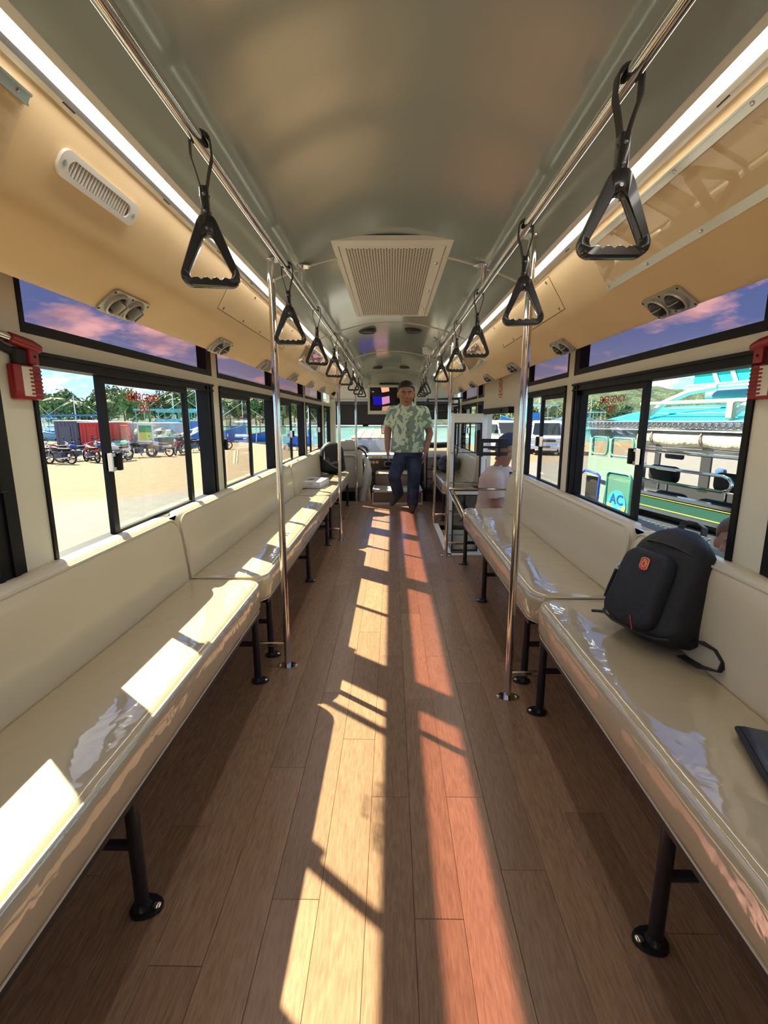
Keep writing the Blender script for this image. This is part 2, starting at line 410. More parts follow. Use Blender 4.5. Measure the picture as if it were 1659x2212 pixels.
# ---- side walls
LW = [(-1.55,-.22), (-.08,1.285), (1.405,2.83), (2.94,4.29), (4.42,5.75), (5.87,7.22), (7.46,8.18)]
RW = [(-1.55,-.22), (-.08,1.30), (1.42,2.83), (2.94,3.86), (5.56,5.90), (6.0,7.22), (7.46,8.18)]
ZB, ZT, UB, UT = .757, 1.392, 1.447, 1.74
def bx(mb, s, xa, xb, *r): 
    a, b = sorted((s*xa, s*xb)); return mb.box(a, b, *r)
def wall(side, s, wins, door=None):
    mb = MB()
    if door:
        bx(mb, s, WIN, WOUT, Y0, door[0], -.75, ZB); bx(mb, s, WIN, WOUT, door[1], Y1, -.75, ZB)
    else: bx(mb, s, WIN, WOUT, Y0, Y1, -.75, ZB)
    bx(mb, s, WIN, WOUT, Y0, Y1, UT, 2.05)
    w = tag(mb.build('wall_'+side, M_CREAM), None, None, None, 'structure')
    edges = [Y0] + [e for ab in wins for e in ab] + [Y1]
    for i in range(0, len(edges), 2):
        a, b = edges[i], edges[i+1]
        m = MB()
        if door and a < door[0] < b:
            bx(m, s, WIN-.012, WOUT, a, door[0], ZB, UT); bx(m, s, WIN-.012, WOUT, door[1], b, ZB, UT); bx(m, s, WIN-.012, WOUT, door[0], door[1], door[2], UT)
        else: bx(m, s, WIN-.012, WOUT, a, b, ZB, UT)
        m.build('pillar', M_CREAM, w)
    for a, b in wins:
        m = MB(); bx(m, s, WIN-.012, WOUT, a, b, ZT, UB); m.build('header_rail', M_CREAM, w)
    # foot of each pillar: small moulded fillet seen at the sill
    return w
wall_l = wall('left', -1, LW)
wall_r = wall('right', 1, RW, (SW0+.03, SW1-.03, 1.30))
# sills
k = 0
for s, parts in ((-1, [(Y0, 8.2)]), (1, [(Y0, 4.05), (5.42, 8.2)])):
    for a, b in parts:
        k += 1; m = MB(); bx(m, s, 1.0, 1.075, a, b, .740, .757); bx(m, s, 1.0, 1.006, a, b, .72, .757)
        bx(m, s, 1.035, 1.042, a, b, .757, .766)
        tag(m.build('trim_%d' % k, M_ALU), None, None, None, 'structure')

# ---- windows
M_REDTXT = P('red lettering', (.55,.015,.02), .5)
wcount = [0]
def yz_ring(mb, s, xa, xb, y0, y1, z0, z1, l, r, b, t):
    """frame with its own thickness on the four sides"""
    bx(mb, s, xa, xb, y0, y0+l, z0, z1); bx(mb, s, xa, xb, y1-r, y1, z0, z1)
    bx(mb, s, xa, xb, y0+l, y1-r, z0, z0+b); bx(mb, s, xa, xb, y0+l, y1-r, z1-t, z1)
def latch(s, y, z, parent, wide=.03):
    m = MB(); a, b = sorted((s*1.062, s*1.036)); m.rbox(a, b, y-wide, y+wide*.25, z-.036, z+.036, .003, 1)
    o = m.build('latch', M_CHROME, parent)
    m = MB(); a, b = sorted((s*1.04, s*1.028)); m.rbox(a, b, y+.006, y+wide*1.0, z-.034, z+.034, .003, 1); m.box(a, b, y-.006, y+.002, z-.02, z+.02); m.build('latch_grip', M_BLACK, o)
def window(s, y0, y1, sash=None, jl=.025, jr=.05, text=None, lat='a', transom=True, lower=True, far_jamb=None):
    wcount[0] += 1
    w = thing('window_%d' % wcount[0], (s*1.065, (y0+y1)/2, ZB), None, None, None, 'structure')
    m = MB(); yz_ring(m, s, 1.036, 1.095, y0, y1, ZB, ZT, jl, jr, .010, .040)
    # guide grooves
    bx(m, s, 1.028, 1.036, y0, y1, ZT-.012, ZT); bx(m, s, 1.03, 1.036, y0, y1, ZT-.040, ZT-.032)
    if jr > .07:
        bx(m, s, 1.028, 1.036, y1-jr, y1-jr+.012, ZB, ZT); bx(m, s, 1.030, 1.036, y1-jr*.5, y1-jr*.5+.02, ZB, ZT)
    if jl > .07:
        bx(m, s, 1.028, 1.036, y0+jl-.012, y0+jl, ZB, ZT); bx(m, s, 1.030, 1.036, y0+jl*.4, y0+jl*.4+.02, ZB, ZT)
    m.build('frame', M_BLACK, w)
    if sash:
        a, b = sash
        m = MB(); yz_ring(m, s, 1.052, 1.072, a, b, ZB+.002, ZT-.036, .034, .034, .018, .030)
        sa = m.build('sash', M_BLACK, w)
        m = MB(); bx(m, s, 1.060, 1.064, a+.03, b-.03, ZB+.018, ZT-.064); m.build('pane', M_GLASS, sa)
        if lat: latch(s, a+.03 if lat == 'a' else b-.03, 1.04, sa)
        # fixed pane in the outer track on one side of the sash
    if text:
        yt, zt = text
        ex = Vector((0, -s*-1.0, 0)); 
        ex = Vector((0, 1, 0)) if s < 0 else Vector((0, -1, 0))
        Mx = basis((s*1.0585, yt, zt), ex, Vector((0,0,1)), Vector((-s, 0, 0)))
        text_mesh('EMERGENCY\nEXIT', .047, Mx, 'lettering', M_REDTXT, w, .0006, bold=.0006)
    if transom:
        m = MB(); yz_ring(m, s, 1.040, 1.092, y0-.01, y1+.01, UB-.008, UT, .018, .075 if jr > .04 else .02, .030, .02)
        tf = m.build('transom_frame', M_BLACK, w)
        m = MB(); bx(m, s, 1.066, 1.070, y0, y1, UB+.01, UT-.01); m.build('transom_pane', M_TINT, tf)
    return w
window(-1, *LW[0], sash=(-.85,-.25)); window(-1, *LW[1], sash=(.55,1.25), jr=.10, lat='b')
window(-1, *LW[2], sash=(1.755,2.505), jl=.014, jr=.105, text=(2.08, 1.262))
window(-1, *LW[3], sash=(2.95,3.62), jr=.12, lat='a'); window(-1, *LW[4], sash=(4.43,5.10), jr=.13, lat='b')
window(-1, *LW[5], sash=(6.28,7.05), jl=.02, jr=.10, lat='b'); window(-1, *LW[6], jl=.03, jr=.04, transom=False)
for w_ in [o for o in bpy.data.objects if o.name == 'window_4']:
    for dy in (0, .055):
        m = MB(); m.add([(-1.0585,3.20+dy,.90),(-1.0585,3.222+dy,.90),(-1.0585,3.262+dy,.985),(-1.0585,3.24+dy,.985),(-1.0577,3.20+dy,.90),(-1.0577,3.222+dy,.90),(-1.0577,3.262+dy,.985),(-1.0577,3.24+dy,.985)], [(0,1,2,3),(7,6,5,4),(0,4,5,1),(1,5,6,2),(2,6,7,3),(3,7,4,0)]); m.build('tape_strip', M_WHITE, w_)
window(1, *RW[0], sash=(-.85,-.25)); window(1, *RW[1], sash=(.55,1.25), jr=.10, lat='b')
window(1, *RW[2], sash=(2.045,2.775), jl=.025, jr=.085, text=(2.37, 1.266), lat='a')
window(1, *RW[3], sash=(2.95,3.46), jl=.03, jr=.06, lat='b')
window(1, *RW[4], jl=.03, jr=.04); window(1, *RW[5], sash=(6.55,7.2), jl=.03, jr=.08); window(1, *RW[6], jl=.03, jr=.04, transom=False)

# ---- rear wall (behind the photographer) with its window
m = MB(); m.box(-1.1,1.1,Y0-.04,Y0,-.75,.9); m.box(-1.1,1.1,Y0-.04,Y0,1.65,2.05); m.box(-1.1,-.85,Y0-.04,Y0,.9,1.65); m.box(.85,1.1,Y0-.04,Y0,.9,1.65)
wb = tag(m.build('wall_back', M_CREAM), None, None, None, 'structure')
wcount[0] += 1
m = MB(); m.box(-.85,.85,Y0-.025,Y0-.02,.9,1.65); w = tag(m.build('window_%d' % wcount[0], M_TINT), None, None, None, 'structure')

# ---- front: bulkhead, posts, windshield, cab floor
m = MB()
pr = [(8.22, 1.97), (8.20, 1.86), (8.30, 1.62), (8.36, 1.52), (8.44, 1.50), (8.46, 2.03), (8.22, 2.03)]
m.loft([[(x, y, z) for y, z in pr] for x in (-1.06, 1.06)])
m.box(-1.1,1.1,8.38,8.46,-.75,.58)
wf = tag(m.build('wall_front', P('cream bulkhead panel', (.74,.70,.60), .4)), None, None, None, 'structure')
m = MB(); m.box(-1.08,1.08,8.355,8.385,1.485,1.515); m.build('bulkhead_lip', M_WHITE, wf)
for x in (-1.02, 1.02):
    m = MB(); m.box(x-.05, x+.05, 8.30, 8.42, .55, 1.52); m.build('corner_post', M_CREAM, wf)
wcount[0] += 1
wsh = thing('window_%d' % wcount[0], (0, 8.43, .58), None, None, None, 'structure')
m = MB(); m.box(-.98,.98,8.425,8.43,.58,1.52); m.build('pane', M_GLASS, wsh)
m = MB()
for a in ((-1.0,-.97,.56,1.52),(.97,1.0,.56,1.52),(-1.0,1.0,.555,.60),(-1.0,1.0,1.49,1.53)): m.box(a[0],a[1],8.405,8.45,a[2],a[3])
m.build('rubber_seal', M_RUBBER, wsh)
m = MB(); m.box(.10,.13,8.41,8.44,.58,1.5); m.build('centre_bar', P('grey bar', (.45,.47,.47), .4), wsh)
m = MB(); m.box(-1.05, 1.05, FL1, 8.40, -.34, -.30); m.box(-1.05, 1.05, FL1, FL1+.01, -.3, -.005)
tag(m.build('cab_floor', P('dark cab mat', (.05,.045,.045), .7)), None, None, None, 'structure')

# ---- air ducts along both sides
prof = [(.655,1.815), (.668,1.793), (.748,1.662), (.762,1.640), (.776,1.624), (.793,1.610), (.880,1.545), (.893,1.534), (.902,1.531), (.908,1.540), (.925,1.62), (.96,1.80), (.96,1.98), (.60,1.98), (.60,1.845), (.640,1.832)]
def duct_pt(m_):  # point on the slanted face for the ratio height above lens / distance to axis
    best = None
    for i in range(0, 8):
        (xa, za), (xb, zb) = prof[i], prof[i+1]
        for j in range(41):
            t = j/40; x = xa+(xb-xa)*t; z = za+(zb-za)*t
            e = abs((z-CAMH)/x - m_)
            if best is None or e < best[0]: best = (e, x, z)
    return best[1], best[2]
FN = Vector((-(prof[1][1]-prof[2][1]), 0, -(prof[2][0]-prof[1][0]))).normalized()    # inward normal of the slanted face, right side has -x
def face_frame(s, x, z, y):
    """matrix whose X runs along the bus, Y up the slanted duct face, Z out of it"""
    up = Vector((s*(prof[1][0]-prof[2][0]), 0, prof[1][1]-prof[2][1])).normalized()
    ex = Vector((0, -s, 0)); nz = ex.cross(up)
    return basis((s*x, y, z), ex, up, nz)
def bottom_frame(s, x, z, y):
    up = Vector((s*(prof[5][0]-prof[6][0]), 0, prof[5][1]-prof[6][1])).normalized()
    ex = Vector((0, -s, 0)); nz = ex.cross(up)
    return basis((s*x, y, z), ex, up, nz)
DEND = 7.35
for s, nm in ((-1, 'left'), (1, 'right')):
    d = thing('air_duct', (s*.8, 3, 1.53), 'tan padded air conditioning duct running above the %s windows' % nm, 'air duct', 'ceiling air ducts')
    m = MB(); m.loft([[(s*x, y, z) for x, z in prof] for y in (Y0, DEND-.05)] + [[(s*(.80+(x-.80)*.93), DEND, 1.75+(z-1.75)*.93) for x, z in prof]])
    m.build('duct_body', M_DUCT, d, 40)
    # access panels with screws
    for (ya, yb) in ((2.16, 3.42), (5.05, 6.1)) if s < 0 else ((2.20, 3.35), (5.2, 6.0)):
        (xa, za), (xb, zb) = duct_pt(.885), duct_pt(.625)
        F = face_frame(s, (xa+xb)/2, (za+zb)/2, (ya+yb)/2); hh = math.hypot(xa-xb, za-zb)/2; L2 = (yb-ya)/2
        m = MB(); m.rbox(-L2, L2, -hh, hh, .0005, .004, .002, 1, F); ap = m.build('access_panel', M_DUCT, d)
        m = MB(); g_ = .0035; m.ring([(-L2-g_,-hh-g_),(L2+g_,-hh-g_),(L2+g_,hh+g_),(-L2-g_,hh+g_)], [(-L2,-hh),(L2,-hh),(L2,hh),(-L2,hh)], -.0004, .0012, F); m.build('painted_shadow_gap', P('brown painted shade', (.26,.165,.08), .7), ap)  # shade of the gap around the panel, painted as a thin dark rim
        for q in (-.94, -.48, 0, .48, .94):
            for v in (-.84, .84):
                if q == 0 and v > 0: continue
                m = MB(); m.lathe([(.0075,.003),(.0075,.0055),(.004,.007),(.001,.0072)], 8, F @ TR((q*L2*(1 if abs(q)<.9 else .985), v*hh, 0))); m.build('screw', P('bronze screw', (.30,.21,.12), .4, .8), ap)
# LED strip lights
M_LED = emit('led diffuser glow', (1.0, .97, .90), 11.0)
for s, nm in ((-1, 'left'), (1, 'right')):
    d = thing('led_strip_light', (s*.62, 3, 1.83), 'long white glowing led strip between ceiling and duct on the %s side' % nm, 'light', 'led strip lights')
    m = MB(); pts = [(.565,1.836),(.602,1.818),(.609,1.826),(.631,1.822),(.640,1.809),(.657,1.806),(.664,1.82),(.60,1.862)]
    m.loft([[(s*x, y, z) for x, z in pts] for y in (Y0, DEND-.1)]); m.build('housing', P('cream trim', (.80,.76,.66), .4), d)
    m = MB(); m.loft([[(s*(.620+.0082*math.cos(a)), y, 1.820+.0085*math.sin(a)) for a in [2*math.pi*i/10 for i in range(10)]] for y in (Y0+.02, DEND-.12)]); m.build('diffuser_tube', M_LED, d)
    m = MB(); m.loft([[(s*x, y, z) for x, z in ((.634,1.815),(.642,1.807),(.646,1.811),(.638,1.819))] for y in (Y0, DEND-.1)]); m.build('reflector_lip', M_ALU, d)
    y = -.2
    while y < 6.8:
        m = MB(); bx(m, s, .6435, .6465, y, y+.035, 1.8065, 1.8095); m.build('clip', P('brown clip', (.10,.04,.03), .6), d); y += .42

# ---- entrance door leaf, folded open across the stairwell
dr = thing('door_1', (.62, 5.40, -.3), None, None, None, 'structure')
DY = 5.33; dx0, dx1, dz0, dz1 = .615, 1.045, -.42, 1.255
m = MB()
m.rbox(dx0, dx0+.075, DY-.02, DY+.02, dz0, dz1, .006, 2); m.rbox(dx1-.055, dx1, DY-.02, DY+.02, dz0, dz1, .006, 2)
m.box(dx0+.07, dx1-.05, DY-.018, DY+.018, 1.155, dz1-.002); m.box(dx0+.07, dx1-.05, DY-.018, DY+.018, dz0+.002, -.30); m.box(dx0+.07, dx1-.05, DY-.018, DY+.018, .36, .40)
m.build('leaf_frame', M_WHITE, dr)
m = MB()
for z0, z1 in ((.40,1.155), (-.30,.36)):
    for a in ((dx0+.075,dx0+.087,z0,z1),(dx1-.067,dx1-.055,z0,z1),(dx0+.087,dx1-.067,z0,z0+.012),(dx0+.087,dx1-.067,z1-.012,z1)): m.box(a[0],a[1],DY-.021,DY+.021,a[2],a[3])
m.build('rubber_gasket', M_RUBBER, dr)
m = MB(); m.box(dx0+.08,dx1-.06,DY-.003,DY+.003,.405,1.15); m.build('pane', M_GLASS, dr)
m = MB(); m.box(dx0+.08,dx1-.06,DY-.003,DY+.003,-.295,.355); m.build('pane', M_GLASS, dr)
for z in (.83, .50, .18, -.10):
    m = MB(); m.cyl((dx0+.02, DY-.045, z), (dx1-.02, DY-.045, z), .006, 8)
    g = m.build('guard_bar', M_STEEL, dr)
    for x in (dx0+.03, dx1-.03):
        m = MB(); m.lathe([(.014,0),(.014,.03),(.010,.035)], 8, TR((x, DY-.02, z), rx=rad(90))); m.build('bar_mount', M_ALU, g)
for z in (1.12,1.07,.26,.22):
    m = MB(); m.lathe([(.008,0),(.008,.004),(.003,.006)], 8, TR((dx0+.03, DY-.02, z), rx=rad(90))); m.build('screw', M_ALU, dr)
# door head track
m = MB(); m.box(1.0, 1.06, SW0+.05, SW1-.03, 1.245, 1.30); m.box(.985, 1.0, SW0+.3, SW1-.03, 1.262, 1.282)
m.build('head_track', M_BLACK, dr)
# black folding bracket in the doorway
fb_ = thing('door_bracket', (1.0, 4.4, .95), 'black slotted metal bracket sticking out beside the doorway', 'bracket')
for nm, z0, z1 in (('upper_bar', .985, 1.02), ('middle_bar', .935, .955), ('lower_bar', .868, .90)):
    m = MB(); m.box(.80 if nm != 'lower_bar' else .775, 1.05, 4.36, 4.385, z0, z1); m.build(nm, M_BSTEEL, fb_)
m = MB(); m.box(.80, .83, 4.362, 4.383, .86, 1.02); m.build('upright', M_BSTEEL, fb_)
m = MB(); m.box(.96, .985, 4.362, 4.383, .86, 1.02); m.build('upright', M_BSTEEL, fb_)
# ================================================================== RAILS, POLES, STRAPS
RX, RZ, RR = .42, 1.792, .0145
def flange(mb, x, y, z, up, r=.036, n=10):
    """two-lobed foot plate; up=+1 on the floor, -1 under the ceiling"""
    pl = [(x0*r, y0*r) for x0, y0 in ((1.45,0),(1.3,.35),(.75,.75),(0,.95),(-.75,.75),(-1.3,.35),(-1.45,0),(-1.3,-.35),(-.75,-.75),(0,-.95),(.75,-.75),(1.3,-.35))]
    mb.prism(pl, 0, .004, TR((x, y, z), s=(1,1,up)))
def screws(parent, x, y, z, up, r=.036):
    for q in (-1, 1):
        m = MB(); m.lathe([(.008,.004),(.008,.006),(.005,.009),(.001,.0095)], 8, TR((x+q*1.1*r, y, z), s=(1,1,up))); m.build('screw', M_STEEL, parent)
rails = [(-1, Y0+.3, 7.55, 'left', ''), (1, Y0+.3, 4.75, 'right', ''), (1, 5.35, 7.7, 'right', ' beyond the door')]
for s, a, b, nm, ex in rails:
    t = thing('grab_rail', (s*RX, a, RZ), 'long polished steel ceiling grab rail along the %s side%s' % (nm, ex), 'handrail', 'ceiling grab rails')
    m = MB(); m.cyl((s*RX, a, RZ), (s*RX, b, RZ), RR, 16); m.build('tube', M_STEEL, t)
    for y in ([.2, 2.36, 4.5, 6.9] if a < 0 else [5.5, 7.4]):
        if a < y < b:
            m = MB(); zc = cz(RX); m.cyl((s*RX, y, RZ), (s*RX, y, zc), .0125, 12); st = m.build('hanger_post', M_STEEL, t)
            m = MB(); flange(m, s*RX, y, zc-.001, -1); fl = m.build('flange', M_STEEL, t); screws(fl, s*RX, y, zc-.001, -1)
poles = [(-1, -.51, 2.16, 'first pole on the left side, beside the joint of two benches', True), (-1, -.505, 4.64, 'second pole on the left side, by the white box', True), (-1, -.51, 6.90, 'farthest pole on the left side, behind the driver seat', False),
         (1, .511, 1.905, 'nearest pole on the right side, by the bench joint', True), (1, .487, 4.10, 'pole at the near corner of the stairwell', True), (1, .49, 5.40, 'pole at the far corner of the stairwell', True)]
for s, x, y, lb, bar in poles:
    t = thing('grab_pole', (x, y, 0), 'polished steel ' + lb, 'pole', 'floor to ceiling grab poles')
    zc = cz(x)
    m = MB(); m.cyl((x, y, .001), (x, y, zc), .0155, 16); m.build('tube', M_STEEL, t)
    m = MB(); flange(m, x, y, .0005, 1); f = m.build('floor_flange', M_STEEL, t); screws(f, x, y, .001, 1)
    m = MB(); flange(m, x, y, zc-.001, -1); f = m.build('ceiling_flange', M_STEEL, t); screws(f, x, y, zc-.001, -1)
    if bar:
        m = MB(); m.cyl((x, y, .115), (x + s*.42, y, .115), .0125, 10); m.build('floor_brace', M_STEEL, t)
# stair guard bars at the stairwell pole
t = thing('stair_guard', (.6, 4.05, .5), 'polished steel guard bars between the stairwell pole and the bench', 'handrail')
m = MB(); m.cyl((.487, 4.10, .60), (1.02, 4.10, .60), .011, 10); m.build('cross_bar', M_STEEL, t)
for dx in (0, .03):
    m = MB(); m.cyl((.50+dx, 4.085, .59), (.585+dx, 3.86, .40), .010, 10); m.build('diagonal_bar', M_STEEL, t)

# ---- strap handles
def tri_sdf(px, pz, tri):
    d = 1e9; inside = True
    for i in range(3):
        ax, az = tri[i]; bx_, bz = tri[(i+1) % 3]
        ex, ez = bx_-ax, bz-az; wx, wz = px-ax, pz-az
        tt = max(0, min(1, (wx*ex+wz*ez)/(ex*ex+ez*ez))); d = min(d, math.hypot(wx-ex*tt, wz-ez*tt))
        if ex*wz - ez*wx < 0: inside = False
    return -d if inside else d
def radial(tri, r, c, n, bumps=False):
    out = []
    for i in range(n):
        a = 2*math.pi*i/n + .001; lo, hi = 0, .3
        for _ in range(40):
            mid = (lo+hi)/2
            if tri_sdf(c[0]+math.cos(a)*mid, c[1]+math.sin(a)*mid, tri) < r: lo = mid
            else: hi = mid
        x, z = c[0]+math.cos(a)*lo, c[1]+math.sin(a)*lo
        if bumps and math.sin(a) < -.55:
            z += .0055*abs(math.sin(x/.021*math.pi)) if abs(x) < .042 else 0
        out.append((x, z))
    return out
NH = 128
h_out = radial([(0,-.018),(-.041,-.122),(.041,-.122)], .0235, (0,-.088), NH)
h_in = radial([(0,-.050),(-.034,-.119),(.034,-.119)], .0125, (0,-.100), NH, True)
def make_strap():
    t = thing('strap_handle', (0,0,0)); rr = RR+.003
    m = MB(); loop = [(-.006,0,-.092), (-.012,0,-.065), (-.022,0,-.03)]
    loop += [(-(rr+.004)*math.cos(rad(q)), 0, (rr+.002)*math.sin(rad(q))) for q in range(0, 181, 20)]
    loop += [(.022,0,-.03), (.012,0,-.065), (.006,0,-.092)]
    m.band(loop, (0,1,0), .024, .003); m.build('webbing_loop', M_STRAP, t)
    m = MB(); m.rbox(-.0095, .0095, -.014, .014, -.158, -.088, .004, 2); sl = m.build('sleeve', M_HANDLE, t)
    for z in (-.107, -.141):
        for q in (-1, 1):
            m = MB(); m.lathe([(.004,0),(.004,.001),(.002,.0025)], 8, TR((q*.0095, 0, z), ry=q*rad(90))); m.build('rivet', P('dark steel rivet', (.22,.22,.21), .35, 1.0), sl)
            m = MB(); m.lathe([(.004,0),(.004,.001),(.002,.0025)], 8, TR((0, q*.014, z), rx=-q*rad(90))); m.build('rivet', P('dark steel rivet', (.22,.22,.21), .35, 1.0), sl)
    m = MB(); T = Matrix.Translation((0,0,-.150)) @ Matrix.Rotation(rad(90),4,'X')
    bev = .003
    def sc(o, c, k): return [(c[0]+(x-c[0])*k, c[1]+(z-c[1])*k) for x, z in o]
    oi = sc(h_out, (0,-.088), .955); ii = sc(h_in, (0,-.100), 1.06)
    vs = []; seq = [(h_in,.0115),(ii,.0145),(oi,.0145),(h_out,.0105),(h_out,-.0105),(oi,-.0145),(ii,-.0145),(h_in,-.0115)]
    for o, y in seq: vs += [(x, z, y) for x, z in o]
    fs = []
    for q in range(8):
        q2 = (q+1) % 8
        for i in range(NH):
            j = (i+1) % NH; fs.append((q*NH+i, q*NH+j, q2*NH+j, q2*NH+i))
    m.add(vs, fs, T); m.rbox(-.010,.010,-.010,.010,-.180,-.150,.004,1); h = m.build('grip', M_HANDLE, t, 50)
    m = MB(); m.cyl((0,-.0155,-.176),(0,.0155,-.176),.0035,8); m.build('pin', P('steel pin', (.35,.35,.33), .3, 1), h)
    return t
strap0 = make_strap(); first = True
ordn = ['nearest','second','third','fourth','fifth','sixth','seventh','last']
for s, nm, ys in ((-1, 'left', [1.17,2.05,2.82,3.63,4.50,5.35,6.25,7.0]), (1, 'right', [.985,1.65,2.47,3.22,4.15,6.05,6.5,6.95])):
    for i, y in enumerate(ys):
        o = strap0 if first else copy_tree(strap0); first = False
        o.location = (s*RX, y, RZ); o.rotation_euler = (rad(random.uniform(-2,2)), rad(random.uniform(-1.5,1.5) + (0 if i else 2*s)), rad(-s*random.uniform(2,8) if not (s < 0 and i == 0) else 14))
        tag(o, 'black triangular strap handle, %s from the camera on the %s ceiling rail' % (ordn[i], nm), 'strap handle', 'hanging strap handles')

# ================================================================== BENCHES
CX0, CX1, CZ0, CZ1 = .592, .945, .335, .468
def cushion(s, y0, y1, flip0=True, flip1=True, seed=0):
    m = MB(); rings = []; R_ = .085; yy = []
    for i in range(9): yy.append(y0 + R_*(1-math.cos(rad(90*i/8))))
    n = max(6, int((y1-y0-2*R_)/.05))
    for i in range(1, n): yy.append(y0+R_ + (y1-y0-2*R_)*i/n)
    for i in range(9): yy.append(y1 - R_*(1-math.sin(rad(90*i/8))))
    for y in yy:
        d = min(y-y0, y1-y); ins = R_ - math.sqrt(max(0, R_*R_-(R_-min(d, R_))**2))
        xf = CX0 + ins*.95; e = min(1, d/.03); zr = .03*(1-math.sqrt(max(0, 1-(1-e)**2)))
        x0, x1, z0, z1 = xf, CX1, CZ0+zr, CZ1-zr
        pts = rrect(x0, x1, z0, z1, .030, 5); out = []
        for x, z in pts:
            t_ = (x-x0)/(x1-x0)
            if z > (z0+z1)/2: z += .008*math.sin(math.pi*min(1,max(0,t_)))**.7 + .004*noise.noise(Vector((x*6, y*3+seed, 1.3)))
            else: x += .004*noise.noise(Vector((z*20, y*6+seed, 4)))
            x += -.006*math.exp(-((z-(z0+z1)/2)/.04)**2) if t_ < .2 else 0
            out.append((s*x, y, z))
        rings.append(out)
    m.loft(rings); return m
def backrest(s, y0, y1):
    m = MB(); rings = []; R_ = .07; yy = []
    for i in range(8): yy.append(y0 + R_*(1-math.cos(rad(90*i/7))))
    n = max(4, int((y1-y0)/.12))
    for i in range(1, n): yy.append(y0+R_ + (y1-y0-2*R_)*i/n)
    for i in range(8): yy.append(y1 - R_*(1-math.sin(rad(90*i/7))))
    for y in yy:
        d = min(y-y0, y1-y); ins = R_ - math.sqrt(max(0, R_*R_-(R_-min(d, R_))**2))
        zt = .775-ins; e = min(1, d/.012); xi = .006*(1-e)
        f = lambda z: .936 + (z-.45)*.115
        prof_ = [(f(.44)+xi,.44), (f(.52)+xi-.006,.52), (f(.62)+xi-.008,.62), (f(zt-.06)+xi-.005,zt-.06), (f(zt-.03)+xi,zt-.028), (f(zt)+.008+xi,zt-.012), (f(zt)+.022,zt-.002), (1.01,zt), (1.043,zt-.006), (1.05,zt-.02), (1.052,.6), (1.052,.44)]
        rings.append([(s*x, y, z) for x, z in prof_])
    m.loft(rings); return m
def bench(s, y0, y1, legs, label, back=None, bare=None):
    t = thing('bench_seat', (s*.77, (y0+y1)/2, 0), label, 'bench', 'padded side benches')
    c = cushion(s, y0, y1, seed=y0*3+s).build('seat_cushion', M_SEAT, t, 60)
    for z, r in ((CZ1-.006, .0045), (CZ0+.006, .003)):
        m = MB(); pts = []
        R_ = .085
        for i in range(7): a = rad(90*i/6); pts.append((s*(CX0+R_-R_*math.sin(a)*.97+.003), y0+.006+R_*(1-math.cos(a)), z) )
        pts2 = [(p[0], y0+y1-p[1], p[2]) for p in reversed(pts)]
        path = [(s*.94, y0+.004, z)] + pts + pts2 + [(s*.94, y1-.004, z)]
        m.tube(path, r, 6); m.build('piping', M_PIPE, c)
    b0, b1 = back if back else (y0, y1)
    b = backrest(s, b0, b1).build('backrest', M_BACK, t, 50)
    m = MB(); f = lambda z: s*(.936 + (z-.45)*.115 + .002); zt = .769; path = [(f(.47), b0+.003, .47), (f(.70), b0+.003, .70)]
    for i in range(6): a = rad(90*i/5); path.append((f(zt-.06+.055*math.sin(a)), b0+.004+.065*(1-math.cos(a)), zt-.065+.055*math.sin(a)))
    path += [(p[0], b0+b1-p[1], p[2]) for p in reversed(path)]
    m.tube(path, .0045, 6); m.build('piping', M_PIPE, b)
    for y in legs:
        for x in (.618, .865):
            m = MB(); m.cyl((s*x, y, .004), (s*x, y, .345), .0165, 14); lg = m.build('leg', M_BSTEEL, t)
            m = MB(); pl = [(.045*math.cos(a)*(1.15 if math.cos(a) > 0 else .62), .034*math.sin(a)) for a in [2*math.pi*i/16 for i in range(16)]]
            m.prism(pl, .0005, .006, TR((s*x, y, 0), s=(-s,1,1))); m.lathe([(.022,.006),(.019,.012),(.0165,.02)], 14, TR((s*x, y, 0))); m.build('foot', M_BSTEEL, lg)
            m = MB(); m.lathe([(.010,.006),(.010,.009),(.006,.012),(.001,.0125)], 8, TR((s*x - s*.036, y, 0))); m.build('bolt', M_STEEL, lg)
        m = MB(); m.cyl((s*.618, y, .185), (s*.865, y, .185), .0125, 10); m.build('stretcher', M_BSTEEL, t)
    m = MB(); a, b = sorted((s*.60, s*.63)); m.box(a, b, y0+.06, y1-.06, .318, .338); a, b = sorted((s*.85, s*.88)); m.box(a, b, y0+.06, y1-.06, .318, .338); m.build('seat_rail', M_BSTEEL, t)
    return t
bench(-1, -.55, 2.10, [-.2,.97,2.02], 'nearest beige vinyl bench on the left under clear plastic film')
bench(-1, 2.13, 4.56, [2.27,3.41,4.45], 'middle beige vinyl bench on the left, ending by the white box')
bench(-1, 4.59, 6.72, [4.72,5.7,6.6], 'farthest beige vinyl bench on the left with black backpack and white box')
bench(1, -.75, 1.87, [-.3,.91,1.80], 'nearest beige vinyl bench on the right holding the large backpack')
bench(1, 1.90, 3.93, [2.04,3.03,3.86], 'second beige vinyl bench on the right, ending at the stairwell')
bench(1, 5.46, 7.0, [5.6,6.85], 'farthest beige bench on the right beyond the door, with black bags')

